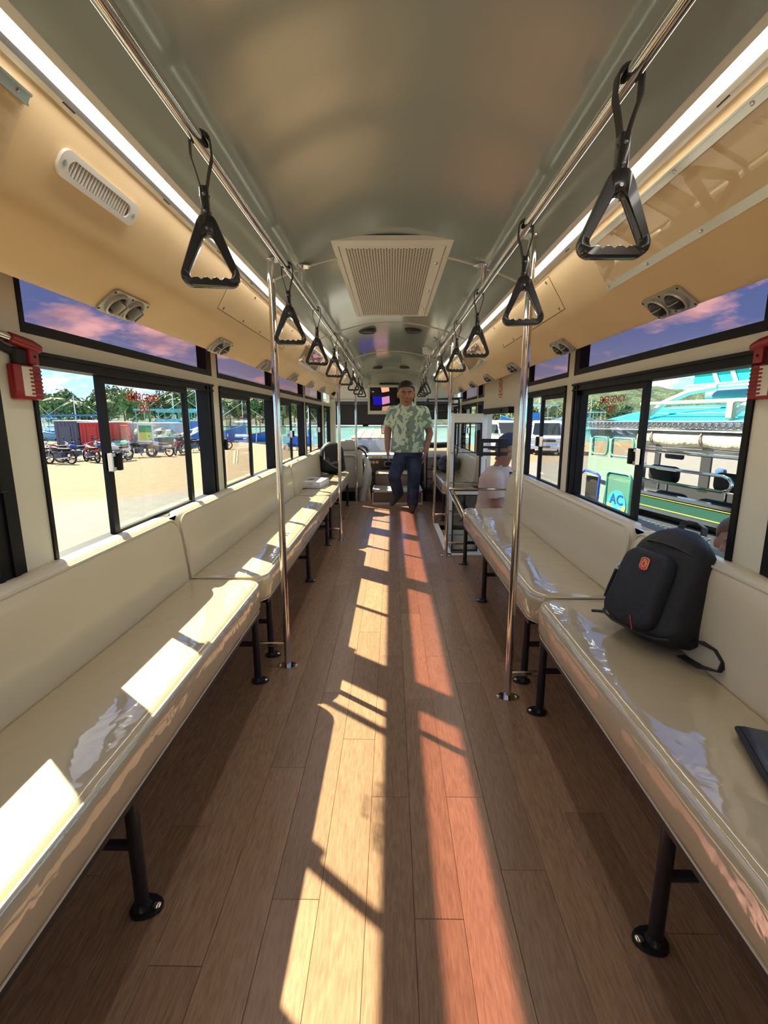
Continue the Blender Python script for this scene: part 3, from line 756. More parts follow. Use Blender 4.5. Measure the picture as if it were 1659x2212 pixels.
# ================================================================== DUCT FIXTURES
M_ALUD = P('dull silver plastic', (.50,.49,.46), .32, .55)
def make_nozzle(style):
    t = thing('air_outlet', (0,0,0))
    m = MB(); m.prism(rrect(-.105,.105,-.046,.046,.018), .0005, .007); pl = m.build('plate', M_ALUD, t)
    for x, y in ((-.096,-.036),(.096,-.036),(-.096,.036),(.096,.036),(0,.036),(0,-.036)):
        m = MB(); m.lathe([(.004,.006),(.004,.008),(.001,.0085)], 6, TR((x,y,0))); m.build('screw', M_DARK, pl)
    for x in (-.048, .048):
        m = MB(); m.lathe([(.0415,.006),(.040,.015),(.034,.017),(.031,.012),(.031,.003)], 24, TR((x,0,0)), caps=False); rg = m.build('ring', M_ALUD, t)
        if style == 0:
            m = MB(); m.lathe([(.0005,.0076),(.0325,.0076)], 20, TR((x,0,0)), caps=False); m.build('throat', M_DARK, rg)
            for q in (-.010, .010):
                m = MB(); m.box(x+q-.0022, x+q+.0022, -.020, .020, .0076, .036); m.build('vane', M_ALUD, rg)
        else:
            m = MB(); m.lathe([(.0315,.0072),(.029,.016),(.022,.025),(.012,.030),(.001,.031)], 20, TR((x,0,0))); bl = m.build('ball', P('smoked ball', (.03,.03,.032), .25), rg)
            m = MB(); m.tube([(x-.030,0,.010),(x-.02,.004,.026),(x,.006,.033),(x+.02,.004,.026),(x+.030,0,.010)], .002, 6); m.build('vane', M_ALUD, bl)
    return t
x_, z_ = duct_pt(.412)
proto = [make_nozzle(0), make_nozzle(1)]; used = [False, False]
for s, nm, ys in ((-1, 'left', [1.62,2.50,3.36,4.30,5.2,6.1]), (1, 'right', [1.60,2.54,3.53,4.42,5.25,6.1])):
    for i, y in enumerate(ys):
        st = 0 if (s < 0 and i != 1) else 1
        o = proto[st] if not used[st] else copy_tree(proto[st]); used[st] = True
        o.matrix_world = bottom_frame(s, x_, z_, y)
        tag(o, 'twin round silver air outlet, %s from the camera under the %s duct' % (ordn[i] if i < 5 else 'farthest', nm), 'air outlet', 'air outlets under the ducts')
# small louvred vent on the left duct face
xv, zv = duct_pt(.765); F = face_frame(-1, xv, zv, 1.262)
t = thing('louvre_vent', (-xv, 1.262, zv), 'small pale oblong louvred vent on the left duct', 'vent')
m = MB(); o_ = rrect(-.152,.152,-.029,.029,.024,6); i_ = rrect(-.122,.118,-.017,.017,.0168,6)
m.ring(o_, i_, .0005, .008, F); m.build('rim', M_WPLAST, t)
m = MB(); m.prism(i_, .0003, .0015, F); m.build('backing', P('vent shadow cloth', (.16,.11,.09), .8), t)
for i in range(20):
    x = -.112 + .0112*i; m = MB(); m.box(x, x+.0042, -.0165, .0165, .0015, .006, F @ TR((0,0,0), ry=0)); m.build('louvre', M_WPLAST, t)
for x in (-.137, .135):
    m = MB(); m.lathe([(.007,.008),(.007,.009),(.002,.0095)], 10, F @ TR((x,0,0))); m.build('screw', M_ALU, t)
# poster holders: two aluminium rails with a clear sheet
for s, ya, yb, lb in ((1, .2, 1.80, 'large clear poster holder with aluminium rails on the right duct'), (-1, -.3, 1.00, 'clear poster holder with aluminium rails at the near end of the left duct'),
                      (-1, 3.95, 4.85, 'small poster holder on the left duct past the access panel'), (1, 3.95, 4.80, 'small poster holder on the right duct near the door')):
    (xa, za), (xb, zb) = duct_pt(.86), duct_pt(.595)
    F = face_frame(s, (xa+xb)/2, (za+zb)/2, (ya+yb)/2); hh = math.hypot(xa-xb, za-zb)/2; L2 = (yb-ya)/2
    t = thing('poster_holder', (s*(xa+xb)/2, (ya+yb)/2, (za+zb)/2), lb, 'poster holder', 'poster holders')
    for v in (-1, 1):
        m = MB(); m.box(-L2, L2, v*hh-.011, v*hh+.011, .0005, .006, F); m.box(-L2, L2, v*hh-.011, v*hh-.006, .006, .009, F); m.box(-L2, L2, v*hh+.006, v*hh+.011, .006, .009, F); r_ = m.build('rail', M_ALU, t)
        q = -L2+.02
        while q < L2:
            m = MB(); m.lathe([(.0042,.006),(.0042,.0085),(.001,.009)], 8, F @ TR((q, v*hh, 0))); m.build('screw', M_STEEL, r_); q += .25
    m = MB(); m.box(-L2+.003, L2-.003, -hh+.008, hh-.008, .004, .0048, F); m.build('clear_sheet', M_GLASSW, t)
# square stickers on the ducts
for s, y in ((1, 5.0), (-1, 5.0)):
    x1_, z1_ = duct_pt(.72); F = face_frame(s, x1_, z1_, y)
    m = MB(); m.rbox(-.05,.05,-.045,.045,.0045,.014,.004,1,F); o = solid('switch_plate', m, M_WPLAST, 'small white square switch plate on the %s duct' % ('right' if s > 0 else 'left'), 'switch', 'duct switch plates')

# ---- ceiling return air grille
gx, gy0, gy1, gz = .262, 2.17, 3.68, 1.925
t = thing('ceiling_grille', (0, (gy0+gy1)/2, gz), 'large cream perforated air return grille in the ceiling', 'ceiling vent')
M_GRIL = P('cream enamel', (.86,.84,.77), .38)
m = MB(); o_ = [(-gx,gy0),(gx,gy0),(gx,gy1),(-gx,gy1)]; i_ = [(-gx+.028,gy0+.055),(gx-.028,gy0+.055),(gx-.028,gy1-.03),(-gx+.028,gy1-.03)]
k = 4; vs = [(x,y,gz+.024) for x,y in o_]+[(x*.985,y,gz+.004) for x,y in o_]+[(x,y,gz) for x,y in i_]+[(x,y,gz+.024) for x,y in i_]
fs = []
for a in range(3):
    for i in range(4): j=(i+1)%4; fs.append((a*4+i,a*4+j,(a+1)*4+j,(a+1)*4+i))
m.add(vs, fs); m.build('surround', M_GRIL, t, 20)
m = MB(); m.rbox(-gx+.031, gx-.031, gy0+.058, gy1-.033, gz+.001, gz+.012, .003, 1); pn = m.build('perforated_panel', M_GRIL, t)
m = MB(); x0g, x1g, y0g, y1g = -gx+.062, gx-.085, gy0+.09, gy1-.06; nx, ny = 30, 74
for i in range(nx+1):
    for j in range(ny):
        x = x0g + (x1g-x0g)*i/nx; y = y0g + (y1g-y0g)*(j + (.5 if i % 2 else 0))/ny
        m.add([(x+.0046*math.cos(a), y+.0062*math.sin(a), gz+.0004) for a in [math.pi/3*q for q in range(6)]], [(0,5,4,3,2,1)])
ho = m.build('perforation', P('grille hole shade', (.10,.075,.05), .9), pn, 0); ho['kind'] = 'stuff'
for y in (2.45, 2.95, 3.42):
    m = MB(); m.lathe([(.010,0),(.010,.003),(.006,.008),(.001,.009)], 10, TR((gx-.052, y, gz+.001), s=(1,1,-1))); m.build('thumb_screw', M_CHROME, pn)
# ---- ceiling speakers
for x, y, lb in ((-.21,4.28,'black round ceiling speaker on the left, nearer pair'),(.185,4.28,'black round ceiling speaker on the right, nearer pair'),(-.21,7.25,'black round ceiling speaker on the left, farther pair'),(.19,7.25,'black round ceiling speaker on the right, farther pair')):
    t = thing('ceiling_speaker', (x, y, cz(x)), lb, 'speaker', 'ceiling speakers')
    T = TR((x, y, cz(x)+.002), s=(1,1,-1))
    m = MB(); m.lathe([(.080,0),(.080,.012),(.074,.022),(.066,.024),(.063,.018)], 28, T, caps=False); m.build('bezel', P('black speaker plastic', (.02,.018,.017), .3), t)
    m = MB(); m.lathe([(.0005,.024),(.03,.023),(.064,.017)], 28, T, caps=False); m.build('mesh_cover', P('speaker mesh', (.035,.022,.02), .45), t)
# ---- white ceiling box with hanging hook chain
t = thing('pull_cord_box', (.36, 5.08, 1.88), 'white hexagonal ceiling box with a hanging chain and hook', 'ceiling box')
m = MB(); hexa = [(.055*math.cos(rad(60*i+30)), .055*math.sin(rad(60*i+30))) for i in range(6)]
m.prism(hexa, 0, .055, TR((.36,5.08,1.855))); m.prism([(a*.8,b*.8) for a,b in hexa], -.012, 0, TR((.36,5.08,1.855))); m.build('box', M_WPLAST, t, 20)
m = MB(); m.tube([(.36,5.08,1.845),(.362,5.08,1.80),(.36,5.08,1.76)], .0035, 6); m.build('cord', M_WPLAST, t)
m = MB(); m.tube([(.36+.012*math.cos(a), 5.08, 1.735+.028*math.sin(a)) for a in [2*math.pi*i/14 for i in range(14)]], .0035, 6, closed=True); m.build('hook', P('brass hook', (.75,.62,.36), .25, 1), t)
for i in range(4):
    m = MB(); c_ = (.355-.010*i, 5.08, 1.695-.022*i); m.tube([(c_[0]+(.007*math.cos(a) if i%2 else 0), c_[1]+(0 if i%2 else .007*math.cos(a)), c_[2]+.015*math.sin(a)) for a in [2*math.pi*q/10 for q in range(10)]], .0025, 5, closed=True); m.build('chain_link', M_STEEL, t)

# ================================================================== EMERGENCY HAMMERS
def hammer(s, y, lb):
    t = thing('emergency_hammer', (s*1.04, y, 1.25), lb, 'hammer', 'emergency hammers'); X = 1.043
    def q(a, b): return sorted((s*a, s*b))
    m = MB(); a, b = q(X, X-.022); m.rbox(a, b, y-.050, y+.056, 1.252, 1.348, .007, 2); hb = m.build('holder', M_RED, t)
    a, b = q(X-.0215, X-.0235)
    m = MB(); m.box(a, b, y-.022, y+.018, 1.262, 1.342); m.build('notice', P('cream notice', (.72,.66,.56), .5), hb)
    for i in range(7):
        m = MB(); a2, b2 = q(X-.022, X-.026); m.rbox(a2, b2, y+.004, y+.052, 1.266+.0108*i, 1.2715+.0108*i, .002, 1); m.build('rib', M_RED, hb)
    m = MB(); a, b = q(X-.004, X-.026); m.rbox(a, b, y+.012, y+.050, 1.35, 1.398, .006, 2); hn = m.build('handle', M_RED, t)
    m = MB(); m.lathe([(.004,0),(.004,.002)], 8, TR((s*(X-.026), y+.03, 1.372), ry=-s*rad(90))); m.build('hole', M_DARK, hn)
    m = MB(); m.tube([(s*(X-.016), y-.045, 1.414), (s*(X-.016), y+.03, 1.404), (s*(X-.016), y+.062, 1.397)], [.0145,.016,.013], 12); m.build('head', M_RED, t)
    m = MB(); m.tube([(s*(X-.016), y-.085, 1.419), (s*(X-.016), y-.045, 1.414)], [.0105,.0105], 12); m.build('steel_tip', M_CHROME, t)
    m = MB(); m.tube([(s*(X-.008), y-.125, 1.418), (s*(X-.010), y-.105, 1.428), (s*(X-.014), y-.085, 1.424)], [.010,.016,.015], 10); m.tube([(s*(X-.006), y-.125, 1.412), (s*(X-.006), y-.06, 1.388), (s*(X-.006), y+.005, 1.372)], .011, 8); a, b = q(X, X-.018); m.rbox(a, b, y-.035, y+.014, 1.345, 1.392, .005, 1); m.build('clip', M_RUBBER, t)
    return t
hammer(-1, 1.372, 'red emergency hammer in its holder on the left window pillar')
hammer(1, 1.372, 'red emergency hammer in its holder on the right window pillar')

# ================================================================== NO SMOKING NOTICE
t = thing('no_smoking_sign', (1.035, 4.72, 1.40), 'red and white no smoking notice on the wall above the door', 'sign')
Fs = basis((1.0415, 4.72, 1.475), Vector((0,-1,0)), Vector((0,0,1)), Vector((-1,0,0)))
m = MB(); m.box(-.085,.085,-.10,.10,0,.0012,Fs); m.build('sheet', P('clear notice film', (.72,.69,.58), .3), t)
m = MB(); ring_o = [(.066*math.cos(a), .034+.066*math.sin(a)) for a in [2*math.pi*i/32 for i in range(32)]]; ring_i = [(.050*math.cos(a), .034+.050*math.sin(a)) for a in [2*math.pi*i/32 for i in range(32)]]
m.ring(ring_o, ring_i, .0012, .002, Fs); m.box(-.007,.007,-.055,.055,.0012,.002, Fs @ TR((0,.034,0), rz=rad(45))); m.build('prohibition_ring', M_REDTXT, t)
m = MB(); m.box(-.035,.022,.026,.036,.0012,.0018,Fs); m.box(.024,.036,.026,.036,.0012,.0018,Fs); m.tube([(.03,.04,.0016),(.024,.05,.0016),(.034,.06,.0016)], .0022, 5, M=Fs); m.build('cigarette', P('black print', (.02,.02,.02), .5), t)
text_mesh('NO SMOKING', .026, Fs @ TR((0,-.050,.0013)), 'lettering', M_REDTXT, t, .0006, bold=.0012)
text_mesh('IN THIS BUS', .018, Fs @ TR((0,-.074,.0013)), 'lettering', M_REDTXT, t, .0006, bold=.0008)
for q, x in ((0,-.079),(1,.079)):
    for z in (.065,.0,-.02):
        m = MB(); m.box(x-.004, x+.004, z-.012, z+.012, .0012, .0018, Fs); m.build('print_mark', M_REDTXT if q else P('grey print', (.2,.2,.2), .5), t)
# ================================================================== THINGS ON THE BENCHES
M_BAG = P('black nylon', (.006,.0065,.010), .6); bump(M_BAG, 9, .55, .03, 3)
M_BAGT = P('black nylon trim', (.005,.005,.008), .5)
def backpack_shell(w0, w1, d0, d1, h, bulge=.0):
    m = MB(); rings = []
    n = 16
    for i in range(n+1):
        t = i/n; z = h*t
        e = math.sin(math.pi*min(1, max(0, t*1.0)))  # 0 at both ends
        cap = min(1, t/.10)**.5 * min(1, (1-t)/.22)**.5 if 0 < t < 1 else .02
        w = (w0 + (w1-w0)*t)*(.25+.75*cap); d = (d0 + (d1-d0)*t**.8)*(.30+.70*cap)
        ring = []
        for k in range(28):
            a = 2*math.pi*k/28; c, s_ = math.cos(a), math.sin(a)
            x = w/2*math.copysign(abs(c)**.62, c); y = math.copysign(abs(s_)**.75, s_)
            y = y*d*.36 if y > 0 else y*d*.64
            wob = .006*noise.noise(Vector((x*14, y*14, z*11)))
            ring.append((x*(1+wob*3), y+wob, z))
        rings.append(ring)
    m.loft(rings); return m
def make_backpack(B, label, front=True):
    t = thing('backpack', B.to_translation(), label, 'backpack')
    def mp(m): 
        m.v = [B @ v for v in m.v]; return m
    m = mp(backpack_shell(.325, .25, .20, .12, .46)); body = m.build('main_body', M_BAG, t, 60)
    if not front: return t
    # front pocket
    m = MB(); rings = []
    for q, sc in ((-.098, 1.0), (-.125, 1.0), (-.137, .95), (-.142, .86)):
        o = []
        for (x, z) in rrect(-.105, .105, .045, .345, .05, 5):
            f = 1-.18*(z-.045)/.30; o.append((x*f*sc, q + .10*max(0,(z-.10))**1.25*.55, .195+(z-.195)*sc))
        rings.append(o)
    m.loft(rings); mp(m).build('front_pocket', M_BAG, t, 50)
    m = MB(); m.tube([(-.088,-.128,.252),(-.04,-.130,.247),(.04,-.130,.247),(.088,-.128,.252)], .0035, 6); mp(m).build('pocket_flap_seam', M_BAGT, t)
    m = MB(); m.tube([(-.140,-.080,.055),(-.115,-.108,.042),(-.05,-.124,.034),(.05,-.124,.034),(.115,-.108,.042),(.140,-.080,.055)], .005, 6); mp(m).build('zip_tape', M_BAGT, t)
    # emblem: red rounded plate with a swirl
    m = MB(); m.prism(rrect(-.016,.016,-.024,.024,.011,5), 0, .005, TR((.012,-.1335,.292), rx=rad(86))); em = mp(m).build('emblem', P('red enamel', (.62,.06,.02), .3), t)
    m = MB(); pts = [(.012+.0115*math.cos(a)*(1-.55*i/20), -.1395, .292+.0165*math.sin(a)*(1-.5*i/20)) for i, a in enumerate([rad(120-26*i) for i in range(21)])]; m.tube(pts, .0013, 5); mp(m).build('emblem_swirl', P('pale orange enamel', (.9,.55,.3), .3), em)
    m = MB(); m.tube([(.012+(x), -.1385, .292+z) for x, z in rrect(-.0155,.0155,-.0235,.0235,.0105,4)], .0012, 5, closed=True); mp(m).build('emblem_rim', MATS['pale orange enamel'], em)
    # red accents
    for p in (((-.099,-.120,.082),(-.073,-.135,.078)), ((.030,-.143,.088),(.052,-.140,.040)), ((.077,-.126,.244),(.088,-.118,.268))):
        m = MB(); m.tube(p, .0018, 5); mp(m).build('red_accent', P('red thread', (.55,.03,.03), .6), t)
    # zip pullers
    m = MB(); m.tube([(-.100,-.118,.262),(-.106,-.118,.252),(-.114,-.116,.236),(-.106,-.119,.236),(-.099,-.120,.252)], .0018, 5, closed=True); m.tube([(-.098,-.118,.266),(-.094,-.118,.276)], .0028, 6); mp(m).build('zip_puller', M_CHROME, t)
    m = MB(); m.tube([(-.120,-.108,.228),(-.135,-.10,.15),(-.142,-.095,.10)], .006, 6); mp(m).build('zip_flap', M_BAGT, t)
    m = MB(); m.tube([(-.152,-.05,.15),(-.154,-.05,.135)], .003, 6); mp(m).build('zip_puller', M_CHROME, t)
    m = MB(); m.tube([(-.098,-.060,.372),(-.05,-.082,.384),(.0,-.086,.387),(.05,-.082,.384),(.098,-.060,.372)], .004, 6); mp(m).build('top_zip', M_BAGT, t)
    m = MB(); m.band([(-.045,.02,.455),(-.04,.02,.485),(-.015,.02,.497),(.015,.02,.497),(.04,.02,.485),(.045,.02,.455)], (0,1,0), .024, .006); mp(m).build('top_handle', M_BAGT, t)
    # straps: loop trailing at the right foot, tab at the left foot
    m = MB(); m.band([(.12,.0,.06),(.18,-.005,.085),(.235,-.005,.085),(.272,-.01,.055),(.268,-.02,.022),(.22,-.03,.008),(.15,-.03,.01)], (0.1,1,.25), .034, .005); mp(m).build('shoulder_strap', M_BAGT, t)
    m = MB(); m.tube([(-.15,-.06,.03),(-.175,-.075,.020),(-.19,-.085,.012)], [.007,.006,.006], 8); mp(m).build('side_tab', M_BAGT, t)
    return t
exb = Vector((.285,-.958,0)).normalized(); up_ = Vector((.17,-.20,.36)).normalized()
eyb = up_.cross(exb).normalized(); upb = exb.cross(eyb).normalized()
make_backpack(basis((.866,1.505,.474), exb, eyb, upb) @ Matrix.Diagonal((.98,1.0,.83,1)), 'large black backpack with red emblem leaning on the nearest right bench')
exf = Vector((.96,.28,0)).normalized(); upf = Vector((-.02,.05,1)).normalized(); eyf = upf.cross(exf).normalized(); upf = exf.cross(eyf)
B2 = basis((-.80,6.42,.470), exf, eyf, upf)
t = make_backpack(B2 @ Matrix.Diagonal((1.15,1.1,.92,1)), 'black backpack standing at the far end of the left bench', False)
m = MB(); m.band([(-.12,-.15,.30),(-.13,-.20,.20),(-.06,-.23,.14),(.06,-.22,.16),(.09,-.19,.24)], (0,0,1), .03, .006, M=B2); m.band([(-.09,-.17,.22),(-.04,-.21,.12),(.04,-.2,.08),(.10,-.17,.10)], (0,0,1), .02, .005, M=B2); m.build('shoulder_strap', P('grey webbing light', (.10,.10,.11), .5), t)
# white product box (book-like) on the left bench
t = thing('white_box', (-.84,5.18,.474), 'flat white box with a grey picture lying on the left bench', 'box')
Bm = TR((-.842,5.20,.476), rz=rad(-6))
m = MB(); m.box(-.115,.115,-.20,.20,0,.012,Bm); m.build('box_base', P('white card', (.78,.78,.80), .45), t)
m = MB(); m.rbox(-.113,.113,-.198,.198,.014,.066,.003,1,Bm); lid = m.build('box_lid', MATS['white card'], t)
m = MB(); m.box(-.08,-.005,-.07,.10,.066,.0668,Bm); m.build('printed_picture', P('grey print picture', (.16,.15,.14), .4), lid)
m = MB(); m.box(.01,.08,-.10,.12,.066,.0668,Bm); m.build('printed_picture', P('pale print picture', (.55,.55,.55), .4), lid)
m = MB(); m.box(-.02,.03,-.1985,-.198,.036,.041,Bm); m.build('print_line', MATS['grey print'], lid)
# dark pouch entering at the right edge
t = thing('black_pouch', (.80,.90,.474), 'dark blue grey pouch with black binding at the near right seat', 'pouch')
pp = [(.815,1.012),(.835,1.004),(.93,.965),(.95,.80),(.80,.74),(.745,.79),(.765,.87)]
m = MB(); rings = []
for z, k_ in ((.474,1.0),(.486,1.0),(.500,.93),(.504,.80)):
    cx, cy = .85,.88; rings.append([(cx+(x-cx)*k_, cy+(y-cy)*k_, z) for x, y in pp])
m.loft(rings); m.build('pouch_body', P('blue grey nylon', (.045,.055,.085), .38), t, 50)
m = MB(); m.tube([(x, y, .486) for x, y in pp], .008, 8, closed=True); m.build('binding', M_BAGT, t)
m = MB(); m.band([(.78,.80,.492),(.73,.77,.482),(.71,.70,.478),(.73,.63,.478)], (1,0,0), .035, .006); m.build('strap', M_BAGT, t)

# bags on the far right bench
def soft_bag(c, r, label, mat):
    m = MB(); m.ell(c, r, 20, 12)
    m.v = [Vector((v.x, v.y, max(c[2]-r[2]*.82, v.z))) + Vector((1,1,1))*.022*noise.noise(v*9) for v in m.v]
    t = thing('soft_bag', (c[0], c[1], c[2]-r[2]*.82), label, 'bag', 'bags by the front seats')
    m.build('bag_body', mat, t, 60)
    m = MB(); m.band([(c[0]-r[0]*.5, c[1]-r[1]*.7, c[2]+r[2]*.5),(c[0]-r[0]*.3, c[1]-r[1]*.9, c[2]+r[2]*1.15),(c[0]+r[0]*.3, c[1]-r[1]*.9, c[2]+r[2]*1.15),(c[0]+r[0]*.5, c[1]-r[1]*.7, c[2]+r[2]*.5)], (0,1,0), .03, .005); m.build('handle', M_BAGT, t)
    return t
soft_bag((.80,6.62,.58), (.16,.20,.13), 'dark blue black bag on the far right bench', P('navy nylon', (.012,.013,.028), .5))
soft_bag((.66,6.90,.56), (.08,.07,.11), 'small shiny black bag at the end of the far right bench', P('shiny black bag', (.012,.012,.013), .25))

# ================================================================== DRIVER'S AREA
M_COVER = P('beige seat cover', (.50,.44,.34), .6); bump(M_COVER, 6, .3, .02)
t = thing('driver_chair', (-.68,7.35,-.3), 'beige covered driver seat with tall backrest and headrest', 'seat')
m = MB(); m.rbox(-.93,-.45,7.32,7.46,.12,.72,.05,3); m.build('backrest', M_COVER, t)
m = MB(); m.rbox(-.80,-.55,7.33,7.43,.72,.875,.035,3); m.build('headrest', M_COVER, t)
m = MB(); m.rbox(-.93,-.45,7.42,7.86,.06,.2,.04,2); m.build('seat_base', M_COVER, t)
m = MB(); m.box(-.85,-.53,7.45,7.8,-.3,.07); m.build('pedestal', M_BSTEEL, t)
m = MB(); m.tube([(-.545,7.30,-.29),(-.545,7.30,.60),(-.56,7.30,.635),(-.60,7.30,.65),(-.86,7.30,.65),(-.90,7.30,.635),(-.915,7.30,.60),(-.915,7.30,-.29)], .015, 10)
solid('driver_guard_frame', m, P('pale tube', (.62,.55,.45), .35), 'bent pale tube guard frame behind the driver seat', 'guard frame')
# white cloth hanging off the driver seat
m = MB(); rings = []
for i in range(9):
    z = .60 - .095*i; ring = []
    for k in range(14):
        a = 2*math.pi*k/14; r = .045+.022*i*.55; ring.append((-.40+.03*math.sin(i*.7)+r*.75*math.cos(a)*(1+.25*math.sin(3*a+i)), 7.42+r*math.sin(a)*.8, z+.012*math.sin(4*a)))
    rings.append(ring)
m.loft(rings); solid('white_cloth', m, P('white cloth', (.62,.60,.55), .8), 'crumpled white cloth hanging beside the driver seat', 'cloth')
# engine box and step
t = thing('engine_box', (.08,6.9,0), 'low brown step box with white edging at the front of the aisle', 'step box')
m = MB(); m.box(-.262,.430,6.665,7.25,0,.185); m.build('box_body', P('brown laminate', (.20,.125,.095), .4), t)
m = MB(); m.box(-.272,.440,6.655,6.68,.178,.20); m.box(-.272,-.250,6.655,7.25,.178,.20); m.box(.418,.440,6.655,7.25,.178,.20); m.box(-.272,-.258,6.655,6.668,0,.18); m.box(.426,.440,6.655,6.668,0,.18); m.box(-.262,.430,6.658,6.668,0,.03); m.build('edge_trim', P('pale edge trim', (.72,.66,.58), .4), t)
m = MB(); m.box(-.25,.418,6.68,7.24,.185,.192); top = m.build('top_mat', P('grey mat', (.42,.39,.36), .5), t)
m = MB(); m.box(.10,.36,6.72,6.98,.192,.1935); lb_ = m.build('sticker', P('pale sticker', (.70,.74,.78), .35), top)
m = MB()
for i in range(3): m.box(.13,.30,6.76+.05*i,6.775+.05*i,.1935,.1942)
m.build('print_line', MATS['grey print'], lb_)
t = thing('engine_cover', (.08,7.4,.2), 'brown engine cover with pale top behind the step box', 'engine cover')
m = MB(); m.rbox(-.25,.42,7.26,8.1,-.3,.36,.04,2); m.build('cover_body', P('brown carpet', (.17,.11,.085), .8), t)
m = MB(); m.rbox(-.245,.415,7.27,7.62,.36,.378,.008,1); m.build('top_tray', P('pale tray', (.62,.47,.30), .5), t)
m = MB(); m.lathe([(.018,0),(.02,.02),(.014,.03),(.012,.20),(.022,.22),(.026,.25),(.015,.275)], 12, TR((-.30,7.55,.10))); m.build('gear_lever', M_BLACK, t)
# dashboard
t = thing('dashboard', (0,8.1,.3), 'wide dashboard with gauges below the windshield', 'dashboard')
m = MB(); pr = [(8.38,.60),(8.05,.60),(8.0,.585),(7.98,.54),(8.02,.36),(8.10,.20),(8.10,-.3),(8.38,-.3)]
m.loft([[(x,y,z) for y,z in pr] for x in (-1.0,1.0)]); m.build('dash_body', P('dark dash plastic', (.055,.048,.045), .45), t)
m = MB(); m.loft([[(x,y,z) for y,z in ((7.975,.545),(8.0,.59),(8.12,.606),(8.36,.606),(8.36,.598),(8.0,.54))] for x in (-.52,.30)]); m.build('dash_top', P('pale dash top', (.66,.65,.62), .4), t)
for x in (-.30,-.24,-.18):
    m = MB(); m.box(x-.02,x+.02,7.968,7.985,.552,.575); m.build('switch', P('red switch', (.55,.2,.18), .4), t)
for x in (-.36,-.30,-.24):
    m = MB(); m.lathe([(.026,0),(.026,.012),(.02,.014)], 14, TR((x,7.99,.48), rx=rad(78))); m.build('gauge', P('gauge face', (.5,.3,.25), .3), t)
m = MB(); m.rbox(-.13,.16,7.96,8.05,.40,.51,.02,2); m.build('radio_surround', P('grey radio', (.12,.12,.12), .35), t)
m = MB(); m.box(-.10,.13,7.955,7.962,.43,.485); m.build('radio_face', M_BLACK, t)
# steering wheel
t = thing('steering_wheel', (-.66,7.88,.55), 'black steering wheel in front of the driver seat', 'steering wheel')
T = TR((-.62,7.86,.56), rx=rad(50))
m = MB(); m.tube([(.21*math.cos(a),.21*math.sin(a),0) for a in [2*math.pi*i/28 for i in range(28)]], .014, 8, closed=True, M=T); m.build('rim', M_BLACK, t)
for a in (0,120,240):
    m = MB(); m.cyl((0,0,-.02),(.205*math.cos(rad(a+90)),.205*math.sin(rad(a+90)),0),.010,8,M=T); m.build('spoke', M_BLACK, t)
m = MB(); m.lathe([(.05,-.03),(.05,.0),(.03,.012)],16,T); m.cyl((0,0,-.03),(0,0,-.40),.02,8,M=T); m.build('hub', M_BLACK, t)
# windshield shades
M_SHADE = P('dark grey blind cloth', (.045,.042,.042), .8); bump(M_SHADE, 12, .3, .01, stretch=(1,1,.3))
for x0, x1, zl, lb in ((-.96,.06,1.105,'dark grey pull-down blind on the left half of the windshield'), (.16,.96,1.20,'dark blind on the right half of the windshield')):
    t = thing('sun_blind', ((x0+x1)/2,8.37,zl), lb, 'blind', 'windshield blinds')
    m = MB(); m.box(x0,x1,8.375,8.380,zl,1.47); m.build('cloth', M_SHADE, t)
    m = MB(); m.cyl((x0,8.365,1.46),(x1,8.365,1.46),.028,12); m.build('roller', P('charcoal roller', (.06,.06,.075), .6), t)
    m = MB(); m.box(x0,x1,8.37,8.384,zl-.014,zl); m.box((x0+x1)/2-.05,(x0+x1)/2+.05,8.365,8.372,zl-.04,zl); m.build('bottom_bar', M_BLACK, t)
# television on the bulkhead
t = thing('television', (0,7.95,1.27), 'wall mounted television in a cream frame showing coloured blocks', 'television')
TX0,TX1,TZ0,TZ1,TY = -.385,.395,1.268,1.722,7.93
m = MB(); m.ring([(TX0,TZ0),(TX1,TZ0),(TX1,TZ1),(TX0,TZ1)], [(TX0+.032,TZ0+.055),(TX1-.032,TZ0+.055),(TX1-.032,TZ1-.032),(TX0+.032,TZ1-.032)], -.02, .05, basis((0,TY,0), Vector((1,0,0)), Vector((0,0,1)), Vector((0,-1,0)))); m.build('bezel', P('cream bezel', (.74,.67,.52), .4), t)
m = MB(); m.box(TX0+.02,TX1-.02,TY-.012,TY+.02,TZ0+.04,TZ1-.02); scn = m.build('screen', P('black screen', (.004,.005,.008), .12), t)
def scr(poly, mat): 
    mm = MB(); mm.prism(poly, .013, .0136, basis((0,TY,0), Vector((1,0,0)), Vector((0,0,1)), Vector((0,-1,0)))); mm.build('picture_block', mat, scn)
tx = lambda u: TX0+.032+u*(TX1-TX0-.064); tz = lambda v: TZ1-.032-v*(TZ1-TZ0-.087)
scr([(tx(.08),tz(.74)),(tx(.28),tz(.74)),(tx(.27),tz(.38)),(tx(.06),tz(.38))], emit('screen blue', (.012,.008,.30), .8))
scr([(tx(.28),tz(.74)),(tx(.45),tz(.66)),(tx(.44),tz(.36)),(tx(.27),tz(.42))], emit('screen pink', (.55,.22,.40), .8))
scr([(tx(.27),tz(.22)),(tx(.44),tz(.16)),(tx(.43),tz(.0)),(tx(.25),tz(.0))], emit('screen peach', (.75,.36,.22), .8))
scr([(tx(.27),tz(1.0)),(tx(.46),tz(1.0)),(tx(.45),tz(.78)),(tx(.28),tz(.82))], emit('screen tan', (.45,.24,.14), .8))
scr([(tx(.06),tz(.20)),(tx(.09),tz(.20)),(tx(.09),tz(.16)),(tx(.06),tz(.16))], emit('screen dot', (.35,.38,.42), .8))
m = MB(); m.box(-.20,.12,7.98,8.24,1.75,1.765); m.box(-.02,.06,7.95,8.30,1.45,1.55); m.build('mount', M_BLACK, t)
